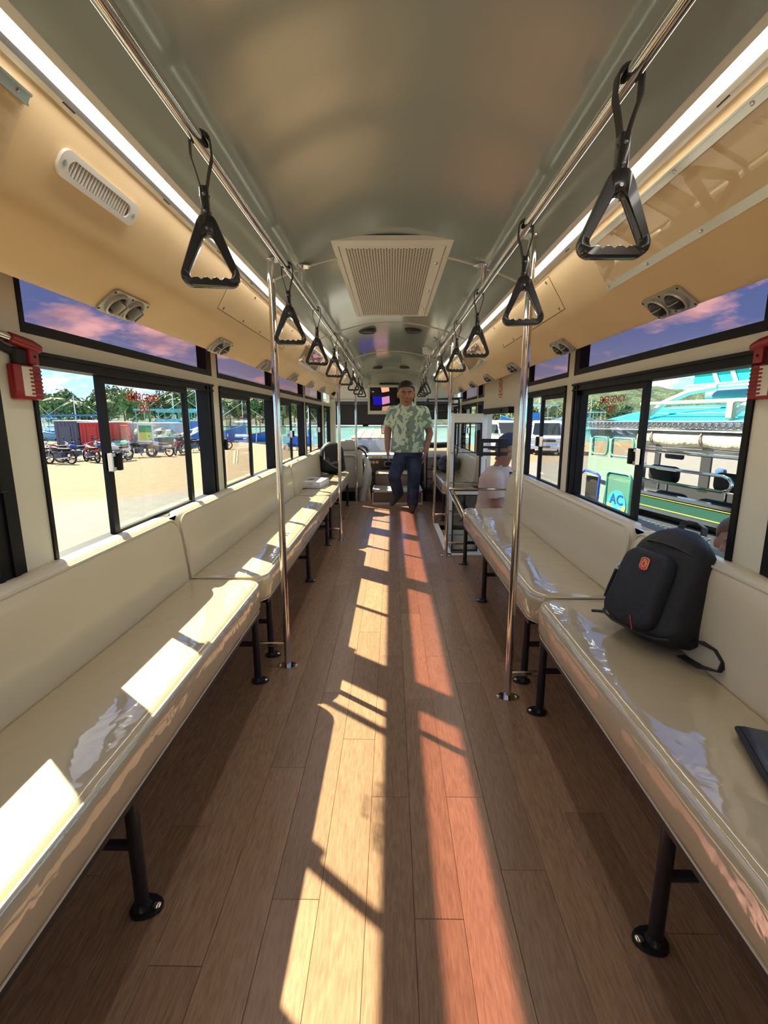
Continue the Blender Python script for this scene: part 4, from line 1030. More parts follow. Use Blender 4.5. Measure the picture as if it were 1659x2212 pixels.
# small dome camera under the left duct end
t = thing('dome_camera', (-.80,7.15,1.55), 'small black dome camera under the far end of the left duct', 'camera')
m = MB(); m.lathe([(.04,0),(.04,-.012),(.034,-.02)], 16, TR((-.845,7.1,1.572))); m.build('base', M_BLACK, t)
m = MB(); m.ell((-.845,7.1,1.552),(.030,.030,.034),14,10); m.build('lens_dome', P('dome plastic', (.01,.01,.012), .1), t)
# white fan housings beside the television
for x, lb in ((-.50,'left'), (.52,'right')):
    m = MB(); m.lathe([(.14,0),(.13,.03),(.09,.05),(.03,.06)], 20, TR((x,8.16,1.78), rx=rad(75))); solid('bulkhead_cover', m, M_WHITE, 'round white cover on the bulkhead %s of the television' % lb, 'cover', 'bulkhead covers')
# black luggage rack frame at the front right
t = thing('luggage_frame', (.70,7.05,0), 'black tube frame standing behind the front passenger seat', 'frame')
for a, b in (((.515,7.0,0),(.515,7.0,1.48)), ((.96,7.0,.47),(.96,7.0,1.48))):
    m = MB(); m.cyl(a, b, .014, 10); m.build('post', M_BSTEEL, t)
for z in (1.47,1.40,1.30,.47,.33):
    m = MB(); m.cyl((.515,7.0,z),(.96,7.0,z),.010,8); m.build('cross_bar', M_BSTEEL, t)
m = MB(); m.tube([(.515,7.0,.10),(.63,6.98,.30)], .009, 8); m.build('brace', M_BSTEEL, t)
m = MB(); m.cyl((.60,7.0,1.47),(.96,6.55,1.47),.010,8); m.build('cross_bar', M_BSTEEL, t)
# front passenger seat
t = thing('passenger_chair', (.75,7.4,-.3), 'brown front passenger seat with a white towel over its back', 'seat')
m = MB(); m.rbox(.50,.98,7.25,7.38,.12,.70,.05,3); m.build('backrest', P('brown seat cover', (.22,.16,.125), .6), t)
m = MB(); m.rbox(.52,.98,7.235,7.395,.62,.715,.02,2); m.build('towel', P('white towel', (.68,.64,.58), .8), t)
m = MB(); m.rbox(.50,.98,7.36,7.8,.06,.2,.04,2); m.box(.55,.9,7.4,7.75,-.3,.07); m.build('seat_base', MATS['brown seat cover'], t)
# rolled curtain above passenger seat
m = MB(); m.tube([(.52,8.25,.76),(.75,8.24,.75),(.97,8.25,.76)], .05, 12); solid('rolled_mat', m, M_RUBBER, 'black rolled mat lying along the dashboard on the right', 'mat')
# outside mirror ahead of the windshield
t = thing('wing_mirror', (-.12,8.75,1.0), 'tall black framed mirror hanging outside the windshield', 'mirror')
m = MB(); m.rbox(-.19,-.06,8.78,8.84,.92,1.16,.025,3); m.build('shell', M_BLACK, t)
m = MB(); m.box(-.175,-.075,8.775,8.78,.94,1.14); m.build('glass', M_CHROME, t)
m = MB(); m.tube([(-.12,8.8,1.15),(-.10,8.75,1.5),(-.05,8.6,1.62),(-.03,8.46,1.62)], .012, 8); m.build('arm', M_BLACK, t)
# ================================================================== PEOPLE
M_SKIN = P('brown skin', (.33,.16,.095), .5, **{'Subsurface_Weight': .05}); M_HAIR = P('black hair', (.008,.007,.007), .55); bump(M_HAIR, 120, .6, .003)
M_SHIRT = P('leaf print shirt', (.2,.3,.24), .75)
def leaf_print():
    t = M_SHIRT.node_tree; b = t.nodes['Principled BSDF']; L = t.links.new
    tc = N(t, 'ShaderNodeTexCoord'); nz = N(t, 'ShaderNodeTexNoise', inp={'Scale': 5.0, 'Detail': 2.0}); L(tc.outputs['Object'], nz.inputs['Vector'])
    mixv = N(t, 'ShaderNodeMix', data_type='RGBA', inp={0: .22}); L(tc.outputs['Object'], mixv.inputs[6]); L(nz.outputs['Color'], mixv.inputs[7])
    mp = N(t, 'ShaderNodeMapping'); mp.inputs['Scale'].default_value = (1.0,1.0,.55); mp.inputs['Rotation'].default_value = (0,.7,0); L(mixv.outputs[2], mp.inputs[0])
    vo = N(t, 'ShaderNodeTexNoise', inp={'Scale': 7.5, 'Detail': .5, 'Distortion': 3.2}); L(mp.outputs[0], vo.inputs['Vector'])
    r = N(t, 'ShaderNodeValToRGB'); L(vo.outputs['Fac'], r.inputs[0]); e = r.color_ramp.elements
    e[0].position = .49; e[0].color = (.17,.24,.20,1); e[1].position = .52; e[1].color = (.55,.68,.50,1)
    x = e.new(.40); x.color = (.22,.30,.25,1); L(r.outputs[0], b.inputs['Base Color'])
leaf_print()
M_JEAN = P('blue denim', (.022,.035,.085), .8); vary(M_JEAN, (.012,.020,.052), (.045,.065,.13), 7, detail=5); bump(M_JEAN, 300, .4, .001)
def limb(m, pts, rs, n=12):
    # subdivided tapered limb with rounded ends
    P_ = [Vector(p) for p in pts]; out = []; rr = []
    for i in range(len(P_)-1):
        for k in range(4): t = k/4; out.append(P_[i].lerp(P_[i+1], t)); rr.append(rs[i]+(rs[i+1]-rs[i])*t)
    out.append(P_[-1]); rr.append(rs[-1]); m.tube(out, rr, n)
    for p, r in ((P_[0], rs[0]), (P_[-1], rs[-1])): m.ell(p, (r, r, r), 10, 8)
    for i in range(1, len(P_)-1): m.ell(P_[i], (rs[i],)*3, 10, 8)
def oval(m, secs, n=20):
    """stack of oval sections (x,y,z,halfwidth,halfdepth)"""
    m.loft([[(x+w*math.copysign(abs(math.cos(a))**.85, math.cos(a)), y+d*math.sin(a), z) for a in [2*math.pi*i/n for i in range(n)]] for x, y, z, w, d in secs])
def hand(m, wrist, down, fwd, side, L=.18, curl=.5):
    """palm with four fingers and a thumb; down = finger direction, fwd = palm normal, side = thumb side"""
    w = Vector(wrist); d = Vector(down).normalized(); f = Vector(fwd).normalized(); s_ = Vector(side).normalized()
    palm = [w, w + d*.045, w + d*.085]; 
    for k in (-.026,-.009,.009,.026): m.tube([w + s_*k*.7, w + d*.04 + s_*k, w + d*.088 + s_*k], [.014,.015,.0125], 8)
    for k, l in ((.028,.062),(.0095,.074),(-.0095,.070),(-.028,.055)):
        a = w + d*.085 + s_*k; b = a + d*l*.45 + f*l*.12*curl; c = b + d*l*.33 + f*l*.30*curl; e = c + d*l*.20 + f*l*.32*curl
        m.tube([a, b, c, e], [.0095,.009,.008,.0065], 8); m.ell(e, (.0065,)*3, 8, 6)
    a = w + d*.025 + s_*.026; b = a + d*.030 + s_*.026 + f*.012; c = b + d*.030 + s_*.008 + f*.012
    m.tube([a, b, c], [.0125,.0105,.008], 8); m.ell(c, (.008,)*3, 8, 6)
def person(name, base, label, J, shirt, pants, shoe, skin=M_SKIN, hair=M_HAIR, cap=None, detail=True, voxel=.009, cat='person', buttons=True):
    t = thing(name, base, label, cat); B = Vector(base)
    g = lambda k: B + Vector(J[k])
    fwd = Vector(J.get('face', (0,-1,0))).normalized(); upv = Vector((0,0,1)); sd = fwd.cross(upv).normalized()   # sd: person's right as seen from behind
    Hc = g('head'); hr = J.get('hr', 1.0)
    HM = basis(Hc, -sd, -fwd, upv) @ Matrix.Diagonal((hr*1.06,hr,hr,1))   # local: x viewer-right, y back, z up
    m = MB()
    m.ell((0,.005,.03), (.080,.098,.100), 18, 12, HM); m.ell((0,-.018,-.035), (.068,.078,.090), 18, 12, HM); m.ell((0,-.050,-.095), (.036,.034,.030), 12, 8, HM)
    m.tube([(0,-.092,.012),(0,-.106,-.018),(0,-.112,-.034)], [.009,.013,.015], 8, M=HM); m.ell((-.014,-.100,-.036),(.010,.010,.008),8,6,HM); m.ell((.014,-.100,-.036),(.010,.010,.008),8,6,HM)
    m.ell((0,-.080,.030),(.060,.020,.014),12,6,HM); m.ell((0,-.086,-.070),(.026,.014,.012),10,6,HM)
    for q in (-1,1): m.ell((q*.082,.008,-.010),(.012,.022,.034),10,8,HM); m.ell((q*.045,-.070,-.035),(.026,.026,.024),10,8,HM)
    nk = g('neck'); limb(m, [Hc + Vector((0,0,-.06)) - fwd*.01, nk], [.062,.070])
    limb(m, [nk, g('chest')], [.06,.10])
    for q in ('l','r'):
        limb(m, [g('sh'+q), g('el'+q), g('wr'+q)], [.056,.048,.033])
        dd = g('wr'+q)-g('el'+q); hd = J.get('hd'+q); 
        hand(m, g('wr'+q), hd if hd else dd, J.get('pf'+q, (0,-1,0)), J.get('ts'+q, (0,-1,0)))
        limb(m, [g('kn'+q), g('an'+q)], [.05,.036])
    limb(m, [g('chest'), g('hip')], [.10,.10])
    applied(m, 'body', skin, t, voxel, 2)
    # eyes, brows, mouth
    if detail:
        for q in (-1,1):
            m = MB(); m.ell((q*.031,-.090,.006),(.0135,.008,.0065),10,8,HM); e = m.build('eye', P('eye white', (.55,.5,.46), .3), t)
            m = MB(); m.ell((q*.031,-.0965,.006),(.0058,.003,.0058),8,6,HM); m.build('iris', P('dark iris', (.015,.01,.008), .2), e)
            m = MB(); m.tube([(q*.014,-.097,.026),(q*.032,-.099,.031),(q*.052,-.086,.025)], [.004,.005,.003], 6, M=HM); m.build('eyebrow', hair, t)
        m = MB(); m.tube([(-.026,-.092,-.070),(-.01,-.101,-.066),(0,-.101,-.068),(.01,-.101,-.066),(.026,-.092,-.070)], [.003,.006,.006,.006,.003], 6, M=HM); m.tube([(-.022,-.092,-.077),(0,-.100,-.080),(.022,-.092,-.077)], [.003,.007,.003], 6, M=HM); m.build('lips', P('lips', (.27,.105,.075), .45), t)
    if cap is None:
        m = MB()
        m.ell((0,.016,.052), (.088,.102,.094), 20, 12, HM); m.v = [v for v in m.v]
        inv = HM.inverted(); 
        for i, v in enumerate(m.v):
            p = inv @ v
            if p.z < .075 and p.y < -.03: p.y = -.03+(p.y+.03)*.80; p.z = .07+(p.z-.07)*.2
            if p.z < -.02: p.z = -.02
            p *= 1+.02*noise.noise(p*40); m.v[i] = HM @ p
        m.build('hair', hair, t, 60)
    else:
        m = MB(); m.ell((0,.01,.05), (.094,.112,.095), 20, 12, HM); inv = HM.inverted()
        for i, v in enumerate(m.v):
            p = inv @ v; p.z = max(p.z, .03); m.v[i] = HM @ p
        cp = m.build('cap', cap, t, 60)
        m = MB(); br = [(.085*math.cos(a), -.075-.105*math.sin(a)) for a in [math.pi*i/12 for i in range(13)]] + [(-.08,-.04),(.08,-.04)]
        m.prism(br, .034, .040, HM); m.build('brim', cap, cp)
    # shirt
    m = MB(); c = Vector(J['chest']); hp = Vector(J['hip']); n_ = Vector(J['neck']); W_ = J.get('w', 1.0); D_ = J.get('d', 1.0)
    secs = []
    for tt, w, d in ((-.05,.218,.150),(.12,.210,.142),(.3,.195,.135),(.5,.197,.138),(.7,.205,.140),(.82,.208,.132),(.92,.180,.112),(.98,.135,.092),(1.06,.085,.072)):
        q = hp.lerp(n_ - Vector((0,0,.03)), tt); secs.append((B.x+q.x, B.y+q.y, B.z+q.z, w*W_, d*D_))
    oval(m, secs, 28)
    for q in ('l','r'):
        a, b = g('sh'+q), g('el'+q); mid = a.lerp(b, .72)
        limb(m, [g('chest')+Vector((0,0,.07)), a], [.10,.075]); m.tube([a, a.lerp(b,.35), mid], [.075,.075,.080], 14); m.ell(a, (.075,.075,.075), 12, 8)
    sh = applied(m, 'shirt', shirt, t, .010, 4)
    if buttons:
        # open collar, undershirt, buttons
        m = MB(); T = HM
        cpt = n_ + B
        m.tube([cpt + (-sd)*.075 + fwd*.02 + upv*.015, cpt + (-sd)*.055 + fwd*.085 - upv*.02, cpt + (-sd)*.02 + fwd*.118 - upv*.075], [.014,.018,.006], 8); m.tube([cpt + sd*.075 + fwd*.02 + upv*.015, cpt + sd*.055 + fwd*.085 - upv*.02, cpt + sd*.02 + fwd*.118 - upv*.075], [.014,.018,.006], 8); m.build('collar', shirt, sh)
        m = MB(); m.ell(cpt + fwd*.082 - upv*.040, (.046,.040,.046), 14, 8); m.build('undershirt', P('white undershirt', (.66,.60,.53), .8), t)
        for k in range(5):
            p = n_.lerp(hp, .24+.15*k) + B + fwd*.142*D_; m = MB(); m.ell(p, (.007,.005,.007), 8, 6); m.build('button', P('dark button', (.03,.035,.03), .4), sh)
    # trousers
    m = MB(); hb = g('hip')
    oval(m, [(hb.x,hb.y,hb.z-.08,.16*W_,.12),(hb.x,hb.y,hb.z-.02,.178*W_,.128),(hb.x,hb.y,hb.z+.06,.178*W_,.125)], 20)
    for q in ('l','r'):
        a = g('lh'+q); k_ = g('kn'+q); n2 = g('an'+q); limb(m, [a, k_, n2 + (k_-n2)*.06], [.104,.084,.076], 14)
    applied(m, 'trousers', pants, t, .010, 4)
    for q in ('l','r'):
        a, b = g('an'+q), g('to'+q); m = MB(); d = (b-a); dh = Vector((d.x,d.y,0)); dh = dh.normalized() if dh.length > .01 else fwd
        heel = a - d.normalized()*.045 - Vector((0,0,.02)); m.tube([heel, a + d*.15 - Vector((0,0,.02)), a + d*.65, b], [.036,.046,.045,.034], 12); m.ell(b, (.034,.034,.03), 12, 8); m.ell(heel, (.036,.036,.036), 12, 8)
        so = applied(m, 'shoe', shoe, t, .008, 3)
    return t
J1 = dict(head=(.180,-.10,1.495), hr=1.17, neck=(.19,-.025,1.385), chest=(.205,0,1.20), hip=(.222,.01,.80), w=1.06, d=1.02, face=(.03,-1,-.05),
    shl=(.015,.0,1.290), ell=(-.052,.03,1.03), wrl=(-.052,-.05,.815), hdl=(.03,-.10,-1), pfl=(.6,-.2,0), tsl=(.1,-1,0),
    shr=(.405,.0,1.285), elr=(.492,.03,1.01), wrr=(.435,-.08,.79), hdr=(-.12,-.10,-1), pfr=(-.6,-.3,0), tsr=(-.35,-1,0),
    lhl=(.135,.01,.74), knl=(.035,-.03,.46), anl=(.095,.20,.195), tol=(.005,.10,.075),
    lhr=(.305,.01,.74), knr=(.290,-.02,.42), anr=(.278,.01,.085), tor=(.268,-.16,.036))
person('person', (0,6.2,0), 'man in green leaf print shirt and jeans stepping down in the aisle', J1, M_SHIRT, M_JEAN, P('brown canvas shoe', (.06,.04,.035), .7))
J2 = dict(head=(.045,-.08,1.50), neck=(.02,-.02,1.325), chest=(-.03,.0,1.16), hip=(-.02,.05,.80), face=(-.95,-.15,-.25), w=.95, d=1.15,
    shl=(-.06,-.17,1.215), ell=(-.04,-.20,.96), wrl=(.10,-.15,.80), pfl=(1,0,0), tsl=(0,0,1),
    shr=(-.03,.17,1.235), elr=(.02,.22,.98), wrr=(.10,.16,.80), pfr=(1,0,0), tsr=(0,0,1),
    lhl=(-.02,-.05,.76), knl=(-.02,-.05,.43), anl=(0,-.05,.09), tol=(-.13,-.06,.04), lhr=(-.02,.13,.76), knr=(0,.13,.43), anr=(0,.13,.09), tor=(-.13,.13,.04))
person('person', (1.05,4.70,-.58), 'person in a dark blue cap and pale pink shirt standing in the doorway', J2, P('pale pink shirt', (.52,.40,.35), .8), P('dark trousers', (.02,.02,.025), .8), M_BLACK, cap=P('navy cap', (.018,.024,.055), .7), detail=True, voxel=.010)
J3 = dict(head=(0,0,1.27), neck=(0,0,1.10), chest=(0,0,.94), hip=(0,0,.62), face=(-.5,-.8,0), w=.8, d=.85,
    shl=(-.16,0,1.02), ell=(-.19,0,.78), wrl=(-.18,-.05,.58), shr=(.16,0,1.02), elr=(.19,0,.78), wrr=(.18,-.05,.58),
    lhl=(-.08,0,.58), knl=(-.08,0,.34), anl=(-.08,0,.085), tol=(-.09,-.14,.035), lhr=(.08,0,.58), knr=(.08,0,.34), anr=(.08,0,.085), tor=(.09,-.14,.035))
J3 = {k: (v if k in ('w','d','face') else tuple(q*1.17 for q in v)) for k, v in J3.items()}; J3['w'] = .95
person('person', (1.87,2.54,-.95), 'brown haired person standing just outside the right window', J3, P('grey tee shirt', (.3,.3,.32), .8), MATS['dark trousers'], M_BLACK, hair=P('brown hair', (.12,.055,.03), .6), detail=True, voxel=.012, buttons=False)

# ================================================================== OUTSIDE: ground, sea, hills
GZ = -.95
M_GROUND = P('ground', (.6,.5,.35), .95)
def ground_mat():
    t = M_GROUND.node_tree; b = t.nodes['Principled BSDF']; L = t.links.new
    tc = N(t, 'ShaderNodeTexCoord'); sp = N(t, 'ShaderNodeSeparateXYZ'); L(tc.outputs['Object'], sp.inputs[0])
    f1 = N(t, 'ShaderNodeMath', operation='MULTIPLY', inp={1: .8}); L(sp.outputs['Y'], f1.inputs[0])
    f2 = N(t, 'ShaderNodeMath', operation='MULTIPLY_ADD', inp={1: -.6}); L(sp.outputs['X'], f2.inputs[0]); L(f1.outputs[0], f2.inputs[2])
    nz = N(t, 'ShaderNodeTexNoise', inp={'Scale': .5, 'Detail': 6.0}); L(tc.outputs['Object'], nz.inputs['Vector'])
    f3 = N(t, 'ShaderNodeMath', operation='MULTIPLY_ADD', inp={1: 3.0}); L(nz.outputs['Fac'], f3.inputs[0]); L(f2.outputs[0], f3.inputs[2])
    st = N(t, 'ShaderNodeMapRange', inp={'From Min': 15.5, 'From Max': 17.5}); L(f3.outputs[0], st.inputs[0])
    n2 = N(t, 'ShaderNodeTexNoise', inp={'Scale': 3.0, 'Detail': 8.0, 'Roughness': .7}); L(tc.outputs['Object'], n2.inputs['Vector'])
    cA = N(t, 'ShaderNodeValToRGB'); L(n2.outputs['Fac'], cA.inputs[0]); cA.color_ramp.elements[0].position = .3; cA.color_ramp.elements[0].color = (.125,.115,.100,1); cA.color_ramp.elements[1].position = .7; cA.color_ramp.elements[1].color = (.170,.158,.138,1)
    cB = N(t, 'ShaderNodeValToRGB'); L(n2.outputs['Fac'], cB.inputs[0]); cB.color_ramp.elements[0].position = .3; cB.color_ramp.elements[0].color = (.150,.099,.047,1); cB.color_ramp.elements[1].position = .7; cB.color_ramp.elements[1].color = (.220,.152,.080,1)
    n3 = N(t, 'ShaderNodeTexNoise', inp={'Scale': 5.5, 'Detail': 3.0}); L(tc.outputs['Object'], n3.inputs['Vector'])
    sp3 = N(t, 'ShaderNodeValToRGB'); L(n3.outputs['Fac'], sp3.inputs[0]); sp3.color_ramp.elements[0].position = .63; sp3.color_ramp.elements[0].color = (0,0,0,1); sp3.color_ramp.elements[1].position = .66; sp3.color_ramp.elements[1].color = (.75,.75,.75,1)
    mB = N(t, 'ShaderNodeMix', data_type='RGBA'); L(sp3.outputs[0], mB.inputs[0]); L(cB.outputs[0], mB.inputs[6]); mB.inputs[7].default_value = (.12,.085,.05,1)
    mx = N(t, 'ShaderNodeMix', data_type='RGBA'); L(st.outputs[0], mx.inputs[0]); L(cA.outputs[0], mx.inputs[6]); L(mB.outputs[2], mx.inputs[7])
    L(mx.outputs[2], b.inputs['Base Color'])
ground_mat()
m = MB(); pts = [(-90,-60),(90,-60),(90,62),(30,52),(12,43),(0,38.5),(-10,39.5),(-16,47),(-30,62),(-60,80),(-90,90)]
m.prism(pts, GZ-.5, GZ); tag(m.build('ground', M_GROUND, None, 0), None, None, None, 'structure')
M_SEA = P('green sea', (.10,.30,.26), .12); vary(M_SEA, (.09,.26,.23), (.16,.40,.34), .25, (1,.3,1)); bump(M_SEA, 1.2, .4, .2, 4, (1,.4,1))
m = MB(); m.box(-400,400,30,175,GZ-1.2,GZ-.35); tag(m.build('sea', M_SEA, None, 0), None, None, None, 'structure')
# wooded hills across the bay
M_HILL = P('wooded hillside', (.10,.17,.05), .95); vary(M_HILL, (.016,.036,.018), (.095,.14,.06), .16, detail=10); bump(M_HILL, .5, 1.0, 1.5, 6)
m = MB(); nx, ny = 300, 40; vs = []; fs = []
for j in range(ny+1):
    for i in range(nx+1):
        x = -420 + 840*i/nx; v = j/ny; y = 150 + 150*v + 12*noise.noise(Vector((x*.01, 3, 0)))
        ang = x/260.0
        hgt = 15 + 9*noise.noise(Vector((x*.011+4.2, .3, 0))) + 5*noise.noise(Vector((x*.03, 1.7, 0))) + (-11*min(1,max(0,(-x-75)/40)) if x < -75 else 0) + (4 if 60 < x else 0) - (9*min(1,(x-95)/45) if x > 95 else 0)
        z = GZ - .6 + max(0, hgt)*min(1, v*1.6)**.8 + 1.7*noise.noise(Vector((x*.19, y*.19, 0)))*min(1, v*6)
        vs.append((x, y, z))
for j in range(ny):
    for i in range(nx): a = j*(nx+1)+i; fs.append((a, a+1, a+nx+2, a+nx+1))
m.add(vs, fs); tag(m.build('hillside', M_HILL, None, 180), None, None, None, 'structure')
m = MB(); m.box(-400,400,139,152,GZ-1.2,GZ+.1); tag(m.build('far_beach', P('pale beach sand', (.62,.53,.38), .95), None, 0), None, None, None, 'structure')

# ---- trees along the shore
M_LEAF = P('tree leaves', (.12,.20,.05), .7); vary(M_LEAF, (.055,.10,.025), (.24,.29,.09), 1.4, rnd=.25)
M_BARK = P('bark', (.14,.10,.07), .9); M_PALM = P('palm frond', (.10,.14,.04), .7)
def crown(seed, n=1300):
    rnd = random.Random(seed); m = MB(); blobs = [(rnd.uniform(-.32,.32), rnd.uniform(-.3,.3), rnd.uniform(.38,.82), rnd.uniform(.16,.28)) for _ in range(11)]
    for i in range(n):
        bx_, by, bz, br = rnd.choice(blobs); d = Vector((rnd.gauss(0,1), rnd.gauss(0,1), rnd.gauss(0,1))).normalized()
        p = Vector((bx_, by, bz)) + d*br*rnd.uniform(.75,1.05); u = d.orthogonal().normalized(); u.rotate(Matrix.Rotation(rnd.uniform(0,6.28),3,d)); w = d.cross(u); s_ = rnd.uniform(.03,.06)
        tilt = d*rnd.uniform(-.5,.5)*s_
        m.add([p-u*s_, p-w*s_*.6+tilt, p+u*s_, p+w*s_*.6-tilt], [(0,1,2,3)])
    return m.mesh('leaf_crown', smooth=0)
crowns = [crown(s_) for s_ in (1,2,3,4)]
for c_ in crowns: c_.materials.append(M_LEAF)
mt = MB(); mt.tube([(0,0,0),(.02,.01,.25),(0,0,.6)], [.035,.026,.015], 8); trunk = mt.mesh('trunk'); trunk.materials.append(M_BARK)
def tree(x, y, h, w, k, label, zb=GZ-.2):
    o = thing('shore_tree', (x,y,zb), label, 'tree', 'trees across the bay')
    for nm, me in (('leaf_crown', crowns[k % 4]), ('trunk', trunk)):
        c_ = bpy.data.objects.new(nm, me); COL.objects.link(c_); c_.parent = o
    o.scale = (w, w, h); o.rotation_euler.z = k*1.7
    return o
rnd = random.Random(5)
tl = []
for i, r_ in enumerate([-.76,-.735,-.70,-.672,-.645,-.61,-.585,-.555,-.53,-.50,-.475,-.445,-.42,-.39,-.362,-.335,-.305,-.28,-.255,-.225,-.20,-.17,-.14]):
    y = rnd.uniform(100,128) if r_ < -.38 else rnd.uniform(142,150); tl.append((r_*y, y, rnd.uniform(7.2,9.6) if r_ < -.38 else rnd.uniform(7.5,9.5), rnd.uniform(7,9.5), 'left'))
for i, r_ in enumerate([.19,.215,.24,.262,.285,.31,.332,.355,.38,.405,.43,.46]):
    y = rnd.uniform(142,152); tl.append((r_*y, y, rnd.uniform(6,8), rnd.uniform(7,9), 'right'))
cnt = {'left':0,'right':0}; ORD = 'first second third fourth fifth sixth seventh eighth ninth tenth eleventh twelfth thirteenth fourteenth fifteenth sixteenth seventeenth eighteenth nineteenth twentieth twenty-first twenty-second twenty-third'.split()
for i, (x, y, h, w, sd_) in enumerate(tl):
    cnt[sd_] += 1
    tree(x, y, h, w, i, 'leafy shore tree, %s from the left in the row outside the %s windows' % (ORD[cnt[sd_]-1], sd_), GZ-.3)
def palm(x, y, h, k, label):
    o = thing('palm_tree', (x,y,GZ-.2), label, 'palm tree', 'palms on the shore'); r2 = random.Random(k)
    m = MB(); top = Vector((x+r2.uniform(-.5,.5), y, GZ-.2+h)); m.tube([(x,y,GZ-.2),(x+.1,y,GZ+h*.5),top], [.16,.12,.10], 8); m.build('trunk', M_BARK, o)
    for i in range(13):
        a = 2*math.pi*i/13+r2.uniform(-.2,.2); L_ = r2.uniform(1.6,2.2); el = r2.uniform(-.1,.7); d = Vector((math.cos(a), math.sin(a), 0)); pts = []
        for q in range(6): tq = q/5; pts.append(top + d*L_*tq + Vector((0,0,el*L_*tq - 1.0*tq*tq)))
        m = MB(); sdv = d.cross(Vector((0,0,1))); vs = []; fs = []
        for q, p in enumerate(pts):
            wq = .30*math.sin(math.pi*min(.98,(q+.6)/6)); vs += [p - sdv*wq - Vector((0,0,wq*.6)), p, p + sdv*wq - Vector((0,0,wq*.6))]
        for q in range(5): fs += [(q*3,q*3+1,q*3+4,q*3+3),(q*3+1,q*3+2,q*3+5,q*3+4)]
        m.add(vs, fs); m.build('frond', M_PALM, o, 0)
for i, (r_, y, h, lb) in enumerate([(-.70,92,6.0,'leftmost palm'),(-.655,95,5.6,'palm next to the leftmost one'),(-.60,92,5.4,'palm behind the grey container'),(-.44,96,6.0,'palm behind the blue boats')]): palm(r_*y, y, h, i, lb + ' standing on the shore outside the left windows')
# ================================================================== OUTSIDE: vehicles and boats
M_TIRE = P('tyre', (.015,.015,.015), .85); M_RIM = P('wheel rim', (.45,.44,.42), .35, .8)
M_TINTW = P('dark car glass', (.02,.025,.03), .06)
def wheel(parent, c, r, w, axis_m, name='wheel'):
    m = MB(); m.lathe([(r*.62,-w/2),(r*.9,-w/2),(r,-w*.3),(r,w*.3),(r*.9,w/2),(r*.62,w/2)], 22, Matrix.Translation(c) @ axis_m, caps=False); o = m.build(name, M_TIRE, parent)
    m = MB(); m.lathe([(r*.63,-w*.35),(r*.60,w*.30),(r*.2,w*.1),(r*.12,w*.35),(.001,w*.36)], 18, Matrix.Translation(c) @ axis_m, caps=False); m.build('rim', M_RIM, o)
    return o
# ---- motorcycles
def make_moto(body):
    t = thing('motorcycle', (0,0,0)); AX = Matrix.Rotation(rad(90),4,'X')
    for x in (-.62,.62):
        m = MB(); m.tube([(x+.27*math.cos(a),0,.30+.27*math.sin(a)) for a in [2*math.pi*i/22 for i in range(22)]], .04, 8, closed=True); w = m.build('wheel', M_TIRE, t)
        m = MB()
        for i in range(8): a = 2*math.pi*i/8; m.cyl((x,0,.30),(x+.24*math.cos(a),0,.30+.24*math.sin(a)),.006,5)
        m.cyl((x,-.05,.30),(x,.05,.30),.05,10); m.build('spokes', M_RIM, w)
    m = MB(); m.cyl((-.62,.05,.30),(-.42,.05,.80),.02,8); m.cyl((-.62,-.05,.30),(-.42,-.05,.80),.02,8); m.build('fork', M_RIM, t)
    m = MB(); m.rbox(-.75,-.46,-.045,.045,.57,.63,.02,1); m.build('mudguard', body, t)
    m = MB(); m.rbox(-.25,.22,-.13,.13,.22,.52,.05,2); m.build('engine', P('engine grey', (.10,.10,.10), .4, .5), t)
    m = MB(); m.loft([[(x, w*math.cos(a), z+h*math.sin(a)) for a in [2*math.pi*i/12 for i in range(12)]] for x, w, z, h in ((-.42,.06,.72,.06),(-.32,.13,.72,.13),(-.1,.14,.70,.12),(.05,.10,.66,.08))]); m.build('fuel_tank', body, t)
    m = MB(); m.rbox(-.02,.62,-.12,.12,.66,.76,.04,2); m.build('seat', M_RUBBER, t)
    m = MB(); m.rbox(.22,.78,-.09,.09,.52,.66,.03,1); m.build('tail', body, t)
    m = MB(); m.tube([(-.34,-.36,.98),(-.40,-.2,.97),(-.42,0,.90),(-.40,.2,.97),(-.34,.36,.98)], .014, 8); m.build('handlebar', M_BLACK, t)
    for q in (-1,1):
        m = MB(); m.cyl((-.38,q*.24,.97),(-.42,q*.30,1.14),.006,5); m.ell((-.42,q*.31,1.16),(.02,.06,.04),10,6); m.build('mirror', M_BLACK, t)
    m = MB(); m.ell((-.50,0,.86),(.07,.08,.08),12,8); m.build('headlight', M_CHROME, t)
    m = MB(); m.cyl((-.05,-.15,.26),(.70,-.17,.34),.035,8); m.build('exhaust', M_CHROME, t)
    m = MB(); m.cyl((.05,.1,.25),(.12,.26,.0),.010,6); m.build('kickstand', M_BLACK, t)
    return t
cols = [('black',(.012,.012,.014)),('red',(.45,.03,.025)),('blue',(.02,.06,.25)),('white',(.70,.70,.70))]
protos = {n: make_moto(P(n+' motorcycle paint', c, .3)) for n, c in cols}; usedm = set()
